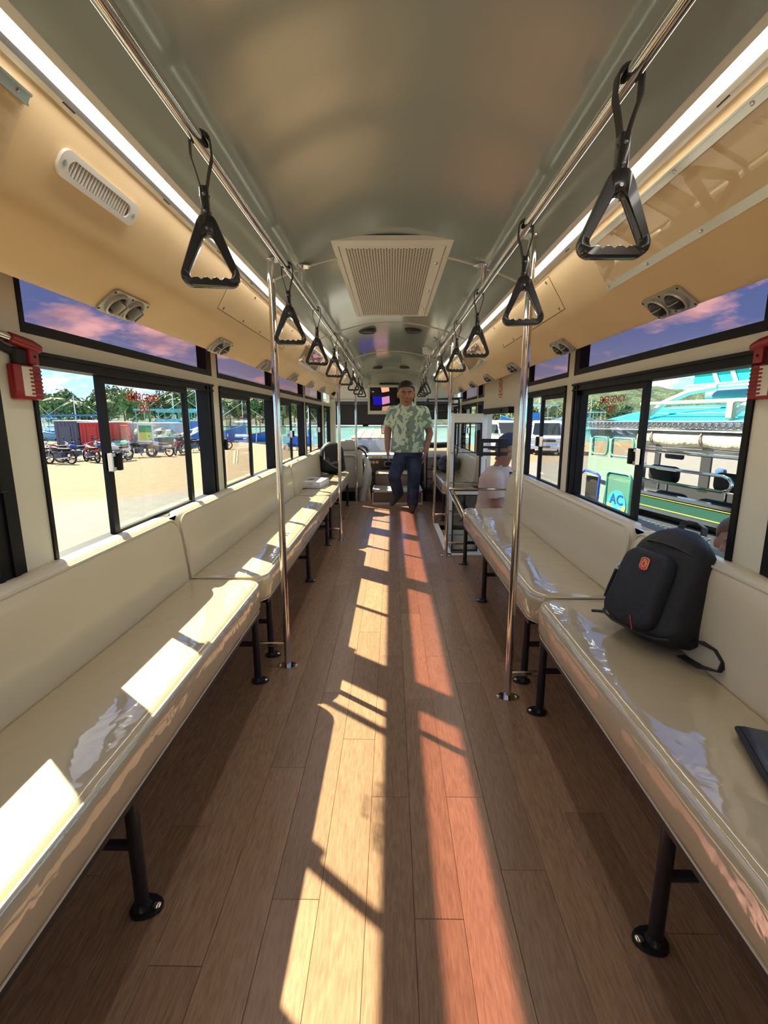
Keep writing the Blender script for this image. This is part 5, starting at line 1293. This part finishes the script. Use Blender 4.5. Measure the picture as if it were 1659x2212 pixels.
for x, y, rz, n, lb in [(-17.0,23.3,15,'white','white motorcycle at the left edge of the parked row'),(-15.9,22.7,-10,'black','black motorcycle parked in front of the row'),(-15.0,23.7,-35,'red','red motorcycle parked beside the black one'),
        (-14.9,24.9,30,'blue','blue motorcycle parked behind the red one'),(-14.0,24.3,70,'white','white motorcycle beside the window post'),(-14.2,26.8,20,'black','black motorcycle behind the picture sign'),
        (-13.0,29.0,100,'red','red motorcycle near the tarpaulin heap'),(-13.3,32.8,5,'black','black motorcycle parked beyond the sash'),(-12.2,33.8,20,'blue','blue motorcycle farthest along the sand'),
        (-17.6,25.0,40,'red','red motorcycle behind the white one at the left edge'),(-16.3,24.6,70,'blue','blue motorcycle between the white and black ones'),(-15.3,26.4,10,'white','white motorcycle in front of the red container'),(-16.6,27.4,-20,'black','black motorcycle in front of the slate grey container'),(-13.4,27.6,-15,'white','white motorcycle right of the picture sign'),(-12.9,31.0,40,'black','black motorcycle behind the lone red one')]:
    o = protos[n] if n not in usedm else copy_tree(protos[n]); usedm.add(n)
    o.location = (x,y,GZ); o.rotation_euler.z = rad(rz); tag(o, lb, 'motorcycle', 'parked motorcycles')
# ---- containers
def shed(x0, x1, y0, y1, h, mat, lb, roofm):
    t = thing('site_container', ((x0+x1)/2,y0,GZ), lb, 'container', 'site containers')
    m = MB(); m.box(x0,x1,y0,y1,GZ,GZ+h)
    n = int((x1-x0)/.25)
    for i in range(n): xx = x0+(i+.25)*(x1-x0)/n; m.box(xx, xx+.12, y0-.03, y0, GZ+.1, GZ+h-.1)
    m.build('walls', mat, t)
    m = MB(); m.box(x0-.08,x1+.08,y0-.1,y1+.1,GZ+h,GZ+h+.07); m.build('roof', roofm, t)
    m = MB(); m.box(x0+.25*(x1-x0),x0+.25*(x1-x0)+.7,y0-.05,y0-.03,GZ+.1,GZ+1.6); m.build('door', mat, t)
    return t
shed(-24.6,-22.9,35,38,1.95,P('slate grey panel', (.10,.11,.14), .6),'slate grey container behind the motorcycles',M_WHITE)
shed(-22.8,-20.6,35,38,1.85,P('bright red panel', (.55,.04,.03), .5),'bright red container next to the slate grey one',M_WHITE)
shed(-20.2,-17.0,37,40,1.75,P('pale grey panel', (.62,.63,.62), .6),'pale grey container right of the window post',M_WHITE)
# picture sign and cart
t = thing('sign_board', (-14.4,28.2,GZ), 'white framed yellow and green picture sign on a stand', 'sign')
m = MB(); m.box(-14.95,-14.0,28.18,28.22,GZ+.75,GZ+1.85); m.build('board', M_WHITE, t)
m = MB(); m.box(-14.85,-14.1,28.17,28.18,GZ+.9,GZ+1.35); m.build('picture', P('yellow print', (.75,.70,.08), .5), t)
m = MB(); m.box(-14.85,-14.1,28.17,28.18,GZ+1.35,GZ+1.75); m.build('picture', P('green print', (.08,.35,.10), .5), t)
for x in (-14.85,-14.1):
    m = MB(); m.cyl((x,28.2,GZ),(x,28.2,GZ+.8),.03,6); m.build('leg', M_BSTEEL, t)
# tarpaulin heaps
for c, r, mat, lb in (((-17.0,35.5,GZ+.35),(1.7,1.2,1.0),P('dark tarpaulin', (.06,.075,.06), .7),'dark tarpaulin covered heap beside the sign'),((-15.0,37.0,GZ+.4),(1.5,1.0,1.0),P('blue tarpaulin', (.04,.16,.38), .6),'bright blue tarpaulin covered heap'),((-18.6,36.2,GZ+.8),(.9,.7,.8),P('tan sacks', (.42,.30,.17), .9),'tan sack pile on the sand'),((-19.6,34.5,GZ+.2),(.9,.6,.4),P('sea green net', (.06,.35,.28), .8),'sea green net pile in front of the grey container')):
    m = MB(); m.ell((0,0,0),(1,1,1),22,14)
    m.v = [Vector((c[0]+v.x*r[0]*(1+.25*noise.noise(v*2+Vector(c))), c[1]+v.y*r[1], max(GZ, c[2]+v.z*r[2]*(1+.3*noise.noise(v*3+Vector(c)))))) for v in m.v]
    origin_at(solid('covered_heap', m, mat, lb, 'heap', 'heaps on the sand', smooth=0), (c[0],c[1],GZ))
# ---- outrigger boats
def boat(x, y, L, rz, hull, trim, lb, cabin=True, z=GZ-.3):
    t = thing('outrigger_boat', (x,y,z), lb, 'boat', 'outrigger boats'); t.rotation_euler.z = rad(rz)
    O = Vector((x,y,z)); T = Matrix.Translation(O)
    m = MB(); rings = []
    for i in range(13):
        u = -1+2*i/12; w = .10*L*max(.04,(1-abs(u)**2.4)); sh = .10*L+.07*L*u*u
        rings.append([(u*L/2, w*a, sh*b + .02*L*abs(u)**3) for a, b in ((-1,1),(-.85,.5),(-.4,.08),(0,0),(.4,.08),(.85,.5),(1,1))])
    m.loft(rings, M=T); m.build('hull', hull, t, 50)
    m = MB()
    for s_ in (-1,1): m.tube([(u*L/2, s_*.10*L*max(.04,(1-abs(u)**2.4)), .10*L+.07*L*u*u+.02*L*abs(u)**3+.01) for u in [-1+2*i/12 for i in range(13)]], .05, 6, M=T)
    m.build('gunwale', trim, t)
    if cabin:
        m = MB(); m.box(-.30*L,.28*L,-.085*L,.085*L,.30*L,.315*L,T); m.build('canopy', trim, t)
        for u in (-.28,-.14,0,.13,.26):
            for s_ in (-1,1):
                m = MB(); m.cyl((u*L,s_*.08*L,.10*L),(u*L,s_*.08*L,.30*L),.035,6,M=T); m.build('canopy_post', trim, t)
        m = MB(); m.box(-.10*L,.08*L,-.07*L,.07*L,.12*L,.22*L,T); m.build('cabin', hull, t)
    m = MB(); m.cyl((.05*L,0,.1*L),(.05*L,0,.52*L),.05,6,M=T); m.cyl((.05*L,0,.5*L),(.46*L,0,.2*L),.015,5,M=T); m.cyl((.05*L,0,.5*L),(-.4*L,0,.2*L),.015,5,M=T); m.build('mast', M_WHITE, t)
    for u in (-.22,.22):
        m = MB(); m.tube([(u*L,-.30*L,.02*L),(u*L,-.12*L,.16*L),(u*L,.12*L,.16*L),(u*L,.30*L,.02*L)], .045, 6, M=T); m.build('outrigger_arm', M_WHITE, t)
    for s_ in (-1,1):
        m = MB(); m.cyl((-.36*L,s_*.30*L,.02*L),(.36*L,s_*.30*L,.02*L),.06,6,M=T); m.build('outrigger_float', trim, t)
    return t
BL = P('bright blue boat paint', (.05,.20,.55), .4); PB = P('pale blue boat paint', (.25,.55,.72), .4); WB = P('white boat paint', (.75,.76,.76), .4); TQ = P('turquoise boat paint', (.12,.55,.55), .4); RDp = P('red boat paint', (.5,.1,.08), .4)
boat(-32,48,9,8,PB,BL,'pale blue boat behind the slate grey container'); boat(-37,50,8,-20,WB,PB,'white boat at the left edge of the shore'); boat(-19,46,10,5,BL,TQ,'bright blue boat with turquoise canopy behind the motorcycles')
boat(-24,52,11,0,PB,TQ,'long pale boat behind the grey container'); boat(-15.5,49,8,12,BL,RDp,'blue boat with red trim in the second window'); boat(-7.0,40,6,70,BL,WB,'blue and white boat moored by the blue chairs', z=GZ-.1)
boat(27,92,16,25,BL,WB,'white rigged boat behind the vans'); boat(40,100,12,0,TQ,WB,'turquoise boat to the right of the vans')
# stack of blue crates/chairs on the sand
for i in range(5):
    x, y = -7.3+.52*i, 33.4; t = thing('blue_chair', (x,y,GZ), 'blue plastic chair, %s from the left in the row on the sand' % ORD[i], 'chair', 'blue chairs on the sand'); BC = P('blue plastic', (.02,.12,.55), .4)
    m = MB(); m.box(x-.21,x+.21,y-.2,y+.2,GZ+.42,GZ+.46); m.build('seat', BC, t)
    m = MB(); m.box(x-.21,x+.21,y-.22,y-.19,GZ+.46,GZ+.95); m.build('backrest', BC, t)
    for a in (-.18,.18):
        for b in (-.17,.17):
            m = MB(); m.cyl((x+a,y+b,GZ),(x+a,y+b,GZ+.43),.02,6); m.build('leg', BC, t)
# striped barge ahead of the bus
t = thing('striped_truck', (-.6,27,GZ), 'vehicle with orange and white striped roof ahead of the windshield', 'vehicle')
m = MB(); m.rbox(-2.4,1.6,26,29,GZ+.35,GZ+1.05,.08,2); m.build('body', P('grey truck body', (.35,.38,.40), .5), t)
m = MB(); m.loft([[(-2.2,26.1,GZ+1.05),(1.4,26.1,GZ+1.05),(1.2,28.9,GZ+1.45),(-1.9,28.9,GZ+1.45)],[(-2.2,26.1,GZ+1.12),(1.4,26.1,GZ+1.12),(1.2,28.9,GZ+1.52),(-1.9,28.9,GZ+1.52)]]); m.build('roof', P('brown roof', (.30,.22,.16), .6), t)
for i in range(6):
    x = -1.9+.56*i; m = MB(); m.loft([[(x,26.08,GZ+1.125),(x+.18,26.08,GZ+1.125),(x*.92+.18,28.9,GZ+1.53),(x*.92,28.9,GZ+1.53)],[(x,26.08,GZ+1.14),(x+.18,26.08,GZ+1.14),(x*.92+.18,28.9,GZ+1.545),(x*.92,28.9,GZ+1.545)]]); m.build('roof_stripe', P('orange white stripe', (.80,.62,.48), .5) if i != 2 else P('orange stripe', (.8,.32,.18), .5), t)
for x in (-1.6,.8): wheel(t, (x,26.0,GZ+.36), .36, .22, Matrix.Rotation(rad(90),4,'X'))
m = MB(); m.cyl((.95,33,GZ),(.95,33,GZ+3.2),.06,8); m.box(.9,1.0,32.95,33.05,GZ,GZ+.1); solid('lamp_post', m, P('grey post', (.4,.42,.42), .5), 'slim grey post standing ahead of the windshield', 'post')
# ---- vans
def van(x, y, rz, paint, lb):
    t = thing('passenger_van', (x,y,GZ), lb, 'van', 'white vans'); T = Matrix.Translation((x,y,GZ)); t.rotation_euler.z = rad(rz)
    side = [(-2.35,.35),(-2.40,.75),(-2.30,1.0),(-1.75,1.16),(-1.10,1.88),(-.8,2.0),(2.2,2.02),(2.40,1.85),(2.45,1.1),(2.45,.35)]
    rings = []
    for yy, k in ((-.92,.93),(-.94,1.0),(.94,1.0),(.92,.93)): rings.append([(px_, yy*(1 if z_ < 1.1 else .92), .35+(z_-.35)*k) for px_, z_ in side])
    m = MB(); m.loft(rings, M=T); m.build('body', paint, t, 30)
    m = MB(); m.loft([[(-1.76,-.80,1.20),(-1.76,.80,1.20),(-1.13,.74,1.86),(-1.13,-.74,1.86)],[(-1.80,-.80,1.20),(-1.80,.80,1.20),(-1.17,.74,1.88),(-1.17,-.74,1.88)]], M=T); m.build('windshield', M_TINTW, t)
    for s_ in (-1,1):
        for a, b in ((-1.25,-.45),(-.35,.75),(.85,1.95)):
            m = MB(); ys = sorted((s_*.885, s_*.945)); m.add([(a+(-.0 if a > -1 else -.28),ys[0],1.18),(b,ys[0],1.18),(b,ys[0],1.78),(a,ys[0],1.78),(a+(-.0 if a > -1 else -.28),ys[1],1.18),(b,ys[1],1.18),(b,ys[1]-.0,1.78),(a,ys[1],1.78)], [(0,1,2,3),(7,6,5,4),(0,4,5,1),(1,5,6,2),(2,6,7,3),(3,7,4,0)], T); m.build('side_window', M_TINTW, t)
        m = MB(); m.rbox(-2.43,-2.25,min(s_*.55,s_*.86),max(s_*.55,s_*.86),.82,.98,.03,2,T); m.build('headlight', M_CHROME, t)
        m = MB(); m.rbox(-1.62,-1.45,min(s_*.95,s_*1.12),max(s_*.95,s_*1.12),1.2,1.42,.03,2,T); m.build('mirror', M_BLACK, t)
        for a in (-1.55,1.5):
            w = wheel(t, (x+a,y+s_*.82,GZ+.36), .36, .22, Matrix.Rotation(rad(90 if s_ > 0 else -90),4,'X'))
    m = MB(); m.box(-2.44,-2.38,-.55,.55,.78,.92,T); m.build('grille', M_DARK, t)
    m = MB(); m.rbox(-2.50,-2.30,-.92,.92,.36,.62,.05,2,T); m.build('bumper', paint, t)
    m = MB(); m.box(-2.515,-2.50,-.26,.26,.44,.56,T); m.build('number_plate', P('plate', (.1,.1,.1), .5), t)
    return t
VW = P('white van paint', (.78,.79,.82), .25)
van(9.9,31.0,72,VW,'white van seen through the second right window'); van(7.6,33.5,100,VW,'white van seen through the bus doorway')
# orange cone
m = MB(); m.lathe([(.20,0),(.20,.04),(.14,.05),(.03,.62),(.02,.64)], 14, TR((15.0,38,GZ))); origin_at(solid('traffic_cone', m, P('orange cone', (.85,.20,.04), .5), 'orange traffic cone on the ground beyond the jeepney', 'cone'), (15,38,GZ))

# ================================================================== JEEPNEY
ja = rad(12); JU = Vector((-math.sin(ja), math.cos(ja), 0)); JY = Vector((-math.cos(ja), -math.sin(ja), 0))
JM = basis((3.0,4.1,0), JU, JY, Vector((0,0,1)))      # x along the side (to the left in view), y towards the bus, z up
M_TEAL = P('turquoise roof paint', (.02,.50,.47), .35); M_JGREEN = P('dark green body paint', (.025,.085,.065), .25); M_YEL = P('yellow line paint', (.75,.50,.06), .4)
M_EMB = P('embossed chrome', (.80,.80,.80), .14, 1.0); M_CANV = P('cream canvas', (.62,.55,.44), .8); bump(M_CANV, 8, .8, .03); M_AQUA = P('aqua line paint', (.08,.55,.45), .4)
t = thing('jeepney', JM @ Vector((.4,-.9,GZ)), 'turquoise roofed jeepney with chrome trim parked beside the right windows', 'jeepney')
def jp(nm, m, mat, par=None, sm=35):
    m.v = [JM @ v for v in m.v]; return m.build(nm, mat, par or t, sm)
JA, JB = -2.6, 2.2; DEP = -1.8
def roof_z(yy): q = (yy+.9)/.97; return 1.18 + .17*(1-abs(q)**2.2)
m = MB(); rings = []
for u in [JA, JA+.3, 0, 1.0, 1.6, 1.9, 2.08, 2.18, 2.22]:
    dr_ = 0 if u < 1.4 else -.10*((u-1.4)/.82)**2; top = [(u, .06-1.92*i/16, roof_z(.06-1.92*i/16)+dr_*(1.0 if 0 else 1)) for i in range(17)]
    rings.append(top + [(p[0], p[1], p[2]-.03) for p in reversed(top)])
m.loft(rings); roof = jp('roof', m, M_TEAL, None, 50)
m = MB()
for yy in (-.12,-.35): m.tube([(u, yy, roof_z(yy)+.004) for u in (JA,-1,0,1.3)], .006, 6)
jp('roof_seam', m, M_TEAL, roof)
# embossed eave strip: plain band, and its bosses one by one
m = MB(); m.box(JA,2.16,.03,.055,1.085,1.185); m.tube([(JA,.06,1.185),(2.16,.06,1.16)], .010, 6); m.tube([(JA,.06,1.088),(2.16,.06,1.075)], .010, 6); eave = jp('eave_strip', m, M_EMB)
bm_ = MB(); bm_.rbox(-.034,.034,0,.016,-.030,.030,.014,2); bm_.v = [(JM.to_3x3() @ v) for v in bm_.v]; bme = bm_.mesh('boss'); bme.materials.append(M_EMB)
for i in range(52):
    u = -1.6+.0725*i; o = bpy.data.objects.new('boss', bme); COL.objects.link(o); o.parent = eave; o.location = (JM @ Vector((u,.053,1.136-.010*max(0,u-1)))) - Vector(t['_o'])
# roof rack
for u in (-.9, .15, 1.15):
    m = MB(); m.rbox(u-.035,u+.035,.03,.075,1.20,1.34,.006,1); jp('rack_block', m, P('weathered wood', (.55,.45,.32), .8))
m = MB(); m.cyl((JA,.05,1.352),(1.25,.05,1.352),.018,10); jp('rack_rail', m, M_WHITE)
for u in (-.9,.15,1.15):
    m = MB(); m.tube([(u,.02,1.24),(u-.10,-.06,1.36),(u-.30,-.16,1.46),(u-.5,-.28,1.50)], .030, 10); jp('rack_arm', m, M_WHITE)
for zz, yy in ((1.50,-.28),(1.53,-.30),(1.68,-.34)):
    m = MB(); m.cyl((JA,yy,zz),(1.05,yy,zz),.012 if zz != 1.68 else .018,8); jp('rack_rail', m, P('aqua tube', (.35,.70,.68), .4))
m = MB(); m.box(JA,1.02,-.40,-.36,1.545,1.665); pan = jp('rack_panel', m, M_TEAL)
for i in range(16):
    u = -2.3+.2*i; m = MB(); m.loft([[(u,-.355,1.55),(u+.05,-.355,1.55),(u+.11,-.355,1.66),(u+.06,-.355,1.66)],[(u,-.35,1.55),(u+.05,-.35,1.55),(u+.11,-.35,1.66),(u+.06,-.35,1.66)]]); jp('panel_stripe', m, P('pale aqua paint', (.50,.78,.74), .4), pan)
m = MB(); m.cyl((JA,-.55,1.43),(1.0,-.55,1.43),.06,12); jp('roof_pipe', m, P('blue grey pipe', (.12,.25,.36), .4))
# rolled canvas with ties
m = MB(); rings = []
for i in range(45):
    u = JA + (1.25-JA)*i/44; sag = .016*abs(math.sin((u+.2)*math.pi/.62)); r_ = .060+.010*abs(math.sin((u+.2)*math.pi/.62)); rings.append([(u, .02+r_*.7*math.cos(a), 1.005-sag+r_*math.sin(a)) for a in [2*math.pi*k/12 for k in range(12)]])
m.loft(rings); canv = jp('canvas_roll', m, M_CANV, None, 60)
for k in range(6):
    u = -2.06+.62*k; m = MB(); m.tube([(u+.004*math.sin(a), .02+.056*math.cos(a), 1.005+.066*math.sin(a)) for a in [2*math.pi*q/14 for q in range(14)]], .008, 6, closed=True); jp('canvas_tie', m, P('tan tie', (.45,.33,.2), .8), canv)
# side rails and guard loop
m = MB(); m.cyl((JA,.03,.865),(1.22,.03,.865),.016,10); jp('side_rail', m, M_CHROME)
m = MB(); m.box(JA,1.22,0,.03,.885,.91); jp('side_moulding', m, M_EMB)
m = MB(); lp = [(1.18,.05,.70),(.14,.05,.70),(.08,.05,.685),(.05,.05,.65),(.05,.05,.61),(.08,.05,.575),(.14,.05,.56),(1.18,.05,.56)]; m.tube(lp, .016, 10); jp('guard_loop', m, M_CHROME)
m = MB(); lp = [(-.06,.05,.56),(-1.6,.05,.56)]; m.tube(lp, .016, 10); jp('guard_loop', m, M_CHROME)
# lower side band
m = MB(); m.box(-.10,1.22,-.04,.02,.255,.40); band_ = jp('side_panel', m, M_JGREEN)
for z in (.415,.245):
    m = MB(); m.box(-.10,1.22,-.04,.035,z-.016,z+.016); jp('chrome_strip', m, M_EMB, band_)
m = MB(); m.tube([(.0-.06,.024,.275),(1.18,.024,.275),(1.18,.024,.382),(-.06,.024,.382)], .004, 5, closed=True); jp('yellow_outline', m, M_YEL, band_)
m = MB(); m.box(-.14,-.10,-.04,.03,.22,.43); jp('band_end', m, M_EMB, band_)
m = MB(); m.box(JA,1.25,-.03,.03,.03,.15); sill_ = jp('sill_strip', m, M_EMB)
bm_ = MB(); bm_.prism([(-.03,-.025),(0,-.025),(.03,0),(0,.025),(-.03,.025),(0,0)], 0, .012); bm_.v = [(JM.to_3x3() @ (Matrix.Rotation(rad(-90),3,'X') @ v)) for v in bm_.v]; cme = bm_.mesh('chevron'); cme.materials.append(M_EMB)
for i in range(34):
    u = -1.1+.07*i; o = bpy.data.objects.new('chevron', cme); COL.objects.link(o); o.parent = sill_; o.location = (JM @ Vector((u,.03,.09))) - Vector(t['_o'])
m = MB(); m.box(JA,1.3,DEP,-.02,-.55,.03); m.box(JA,1.3,-.5,-.10,-.02,.22); jp('under_body', m, M_BLACK)
# left panel with two windows and the emblem panel
M_JPAN = P('pale green grey panel', (.30,.40,.34), .35)
m = MB(); m.box(1.25,2.18,-.03,.0,-.35,.74); m.box(1.25,2.18,-.03,.0,.99,1.09); m.box(1.25,1.35,-.03,0,.74,.99); m.box(1.745,1.80,-.03,0,.74,.99); m.box(2.12,2.18,-.03,0,.74,.99); lp_ = jp('end_panel', m, M_JPAN)
for a, b in ((1.36,1.735),(1.81,2.11)):
    m = MB(); m.box(a-.02,b+.02,-.022,-.016,.74,1.0); wn = jp('end_window', m, M_GLASS, lp_)
    m = MB(); m.tube([(x_,.004,z_) for x_, z_ in rrect(a,b,.765,.975,.05,4)], .010, 6, closed=True); jp('window_outline', m, M_AQUA, wn)
m = MB(); m.prism(rrect(1.33,1.76,-.02,.58,.06,5), 0, .012, Matrix.Rotation(rad(90),4,'X') @ Matrix.Diagonal((1,1,-1,1))); dp = jp('emblem_panel', m, P('mid green panel', (.10,.26,.20), .35), lp_)
m = MB(); m.tube([(x_,.016,z_) for x_, z_ in rrect(1.34,1.75,-.01,.57,.055,5)], .010, 6, closed=True); jp('panel_outline', m, M_AQUA, dp)
EF = JM @ basis((1.545,.014,.20), Vector((-1,0,0)), Vector((0,0,1)), Vector((0,1,0)))
m = MB(); m.prism([(.165*math.cos(a), .165*math.sin(a)) for a in [2*math.pi*i/32 for i in range(32)]], 0, .004, EF); em = m.build('emblem_disc', P('emblem blue', (.05,.42,.75), .4), t); em.parent = dp
m = MB(); m.prism([(.165*math.cos(a), .165*math.sin(a)) for a in [math.pi+math.pi*i/20 for i in range(21)]], .004, .005, EF @ TR((0,0,0), s=(1,.98,1))); yb = m.build('emblem_lower', P('emblem yellow', (.85,.68,.12), .4), t); yb.parent = dp
m = MB(); m.prism([(.105*math.cos(a), .105*math.sin(a)) for a in [math.pi+math.pi*i/20 for i in range(21)]], .005, .006, EF); yb = m.build('emblem_lower', MATS['emblem blue'], t); yb.parent = dp
for a in (210,250,290,330):
    m = MB(); m.prism([(.014*(1 if k % 2 else .45)*math.cos(2*math.pi*k/10), .014*(1 if k % 2 else .45)*math.sin(2*math.pi*k/10)) for k in range(10)], .006, .007, EF @ TR((.07*math.cos(rad(a)),.07*math.sin(rad(a)),0))); o = m.build('emblem_star', M_WHITE, t); o.parent = dp
o = text_mesh('AC', .17, EF @ TR((0,.055,.006)), 'emblem_letters', P('emblem navy', (.02,.10,.25), .4), t, .002, bold=.003); o.parent = dp
m = MB(); m.box(1.20,1.27,-.05,.02,-.5,1.09); jp('corner_post', m, M_EMB)
# tail frame: blue edged mirror-like bracket at the left end
m = MB(); m.tube([(1.86,.05,.06),(1.83,.06,.50),(1.87,.07,.53),(2.12,.07,.55),(2.20,.07,.50)], .016, 8); jp('tail_rail', m, P('blue rail', (.03,.10,.55), .35))
m = MB(); m.box(1.92,2.16,.004,.02,.06,.48); jp('tail_opening', m, M_DARK)
# interior seats and far side
for u in (.66, 1.60):
    m = MB(); m.rbox(u-.36,u+.38,-.72,-.55,-.05,.345,.07,3); jp('seat_back', m, M_RUBBER)
    m = MB(); m.rbox(u-.22,u+.22,-.70,-.58,.45,.645,.07,3); jp('headrest', m, M_RUBBER)
    for q in (-.07,.07): m = MB(); m.cyl((u+q,-.64,.3),(u+q,-.64,.5),.012,6); jp('headrest_stem', m, M_CHROME)
    m = MB(); m.rbox(u-.36,u+.38,-1.2,-.6,-.15,.02,.04,2); jp('seat_cushion', m, M_RUBBER)
m = MB(); m.box(JA,3.4,DEP,DEP+.03,-.4,.24); m.box(1.05,1.15,DEP,DEP+.03,.2,1.1); m.box(2.08,2.24,DEP,DEP+.03,.2,1.1); m.box(3.0,3.1,DEP,DEP+.03,.2,1.1); m.box(JA,3.4,DEP,DEP+.03,.78,1.1); jp('far_side', m, P('dark inner side', (.03,.032,.035), .5))
m = MB(); m.box(JA,-1.0,-1.75,-.05,.1,.5); jp('dash_side', m, M_BLACK)
m = MB(); m.rbox(.95,1.2,-.30,-.26,.77,.86,.03,2); jp('inner_mirror', m, P('dark mirror back', (.02,.03,.06), .3))
m = MB(); m.rbox(1.80,1.95,-1.78,-1.70,.36,.56,.04,2); jp('far_mirror', m, P('blue mirror shell', (.05,.12,.3), .3))
for u in (-1.5,1.6):
    for yy in (-.12,DEP+.15): wheel(t, JM @ Vector((u,yy,GZ+.38)), .38, .24, Matrix.Rotation(ja,4,'Z') @ Matrix.Rotation(rad(90),4,'Y'))
for o in bpy.data.objects:
    if '_o' in o: del o['_o']
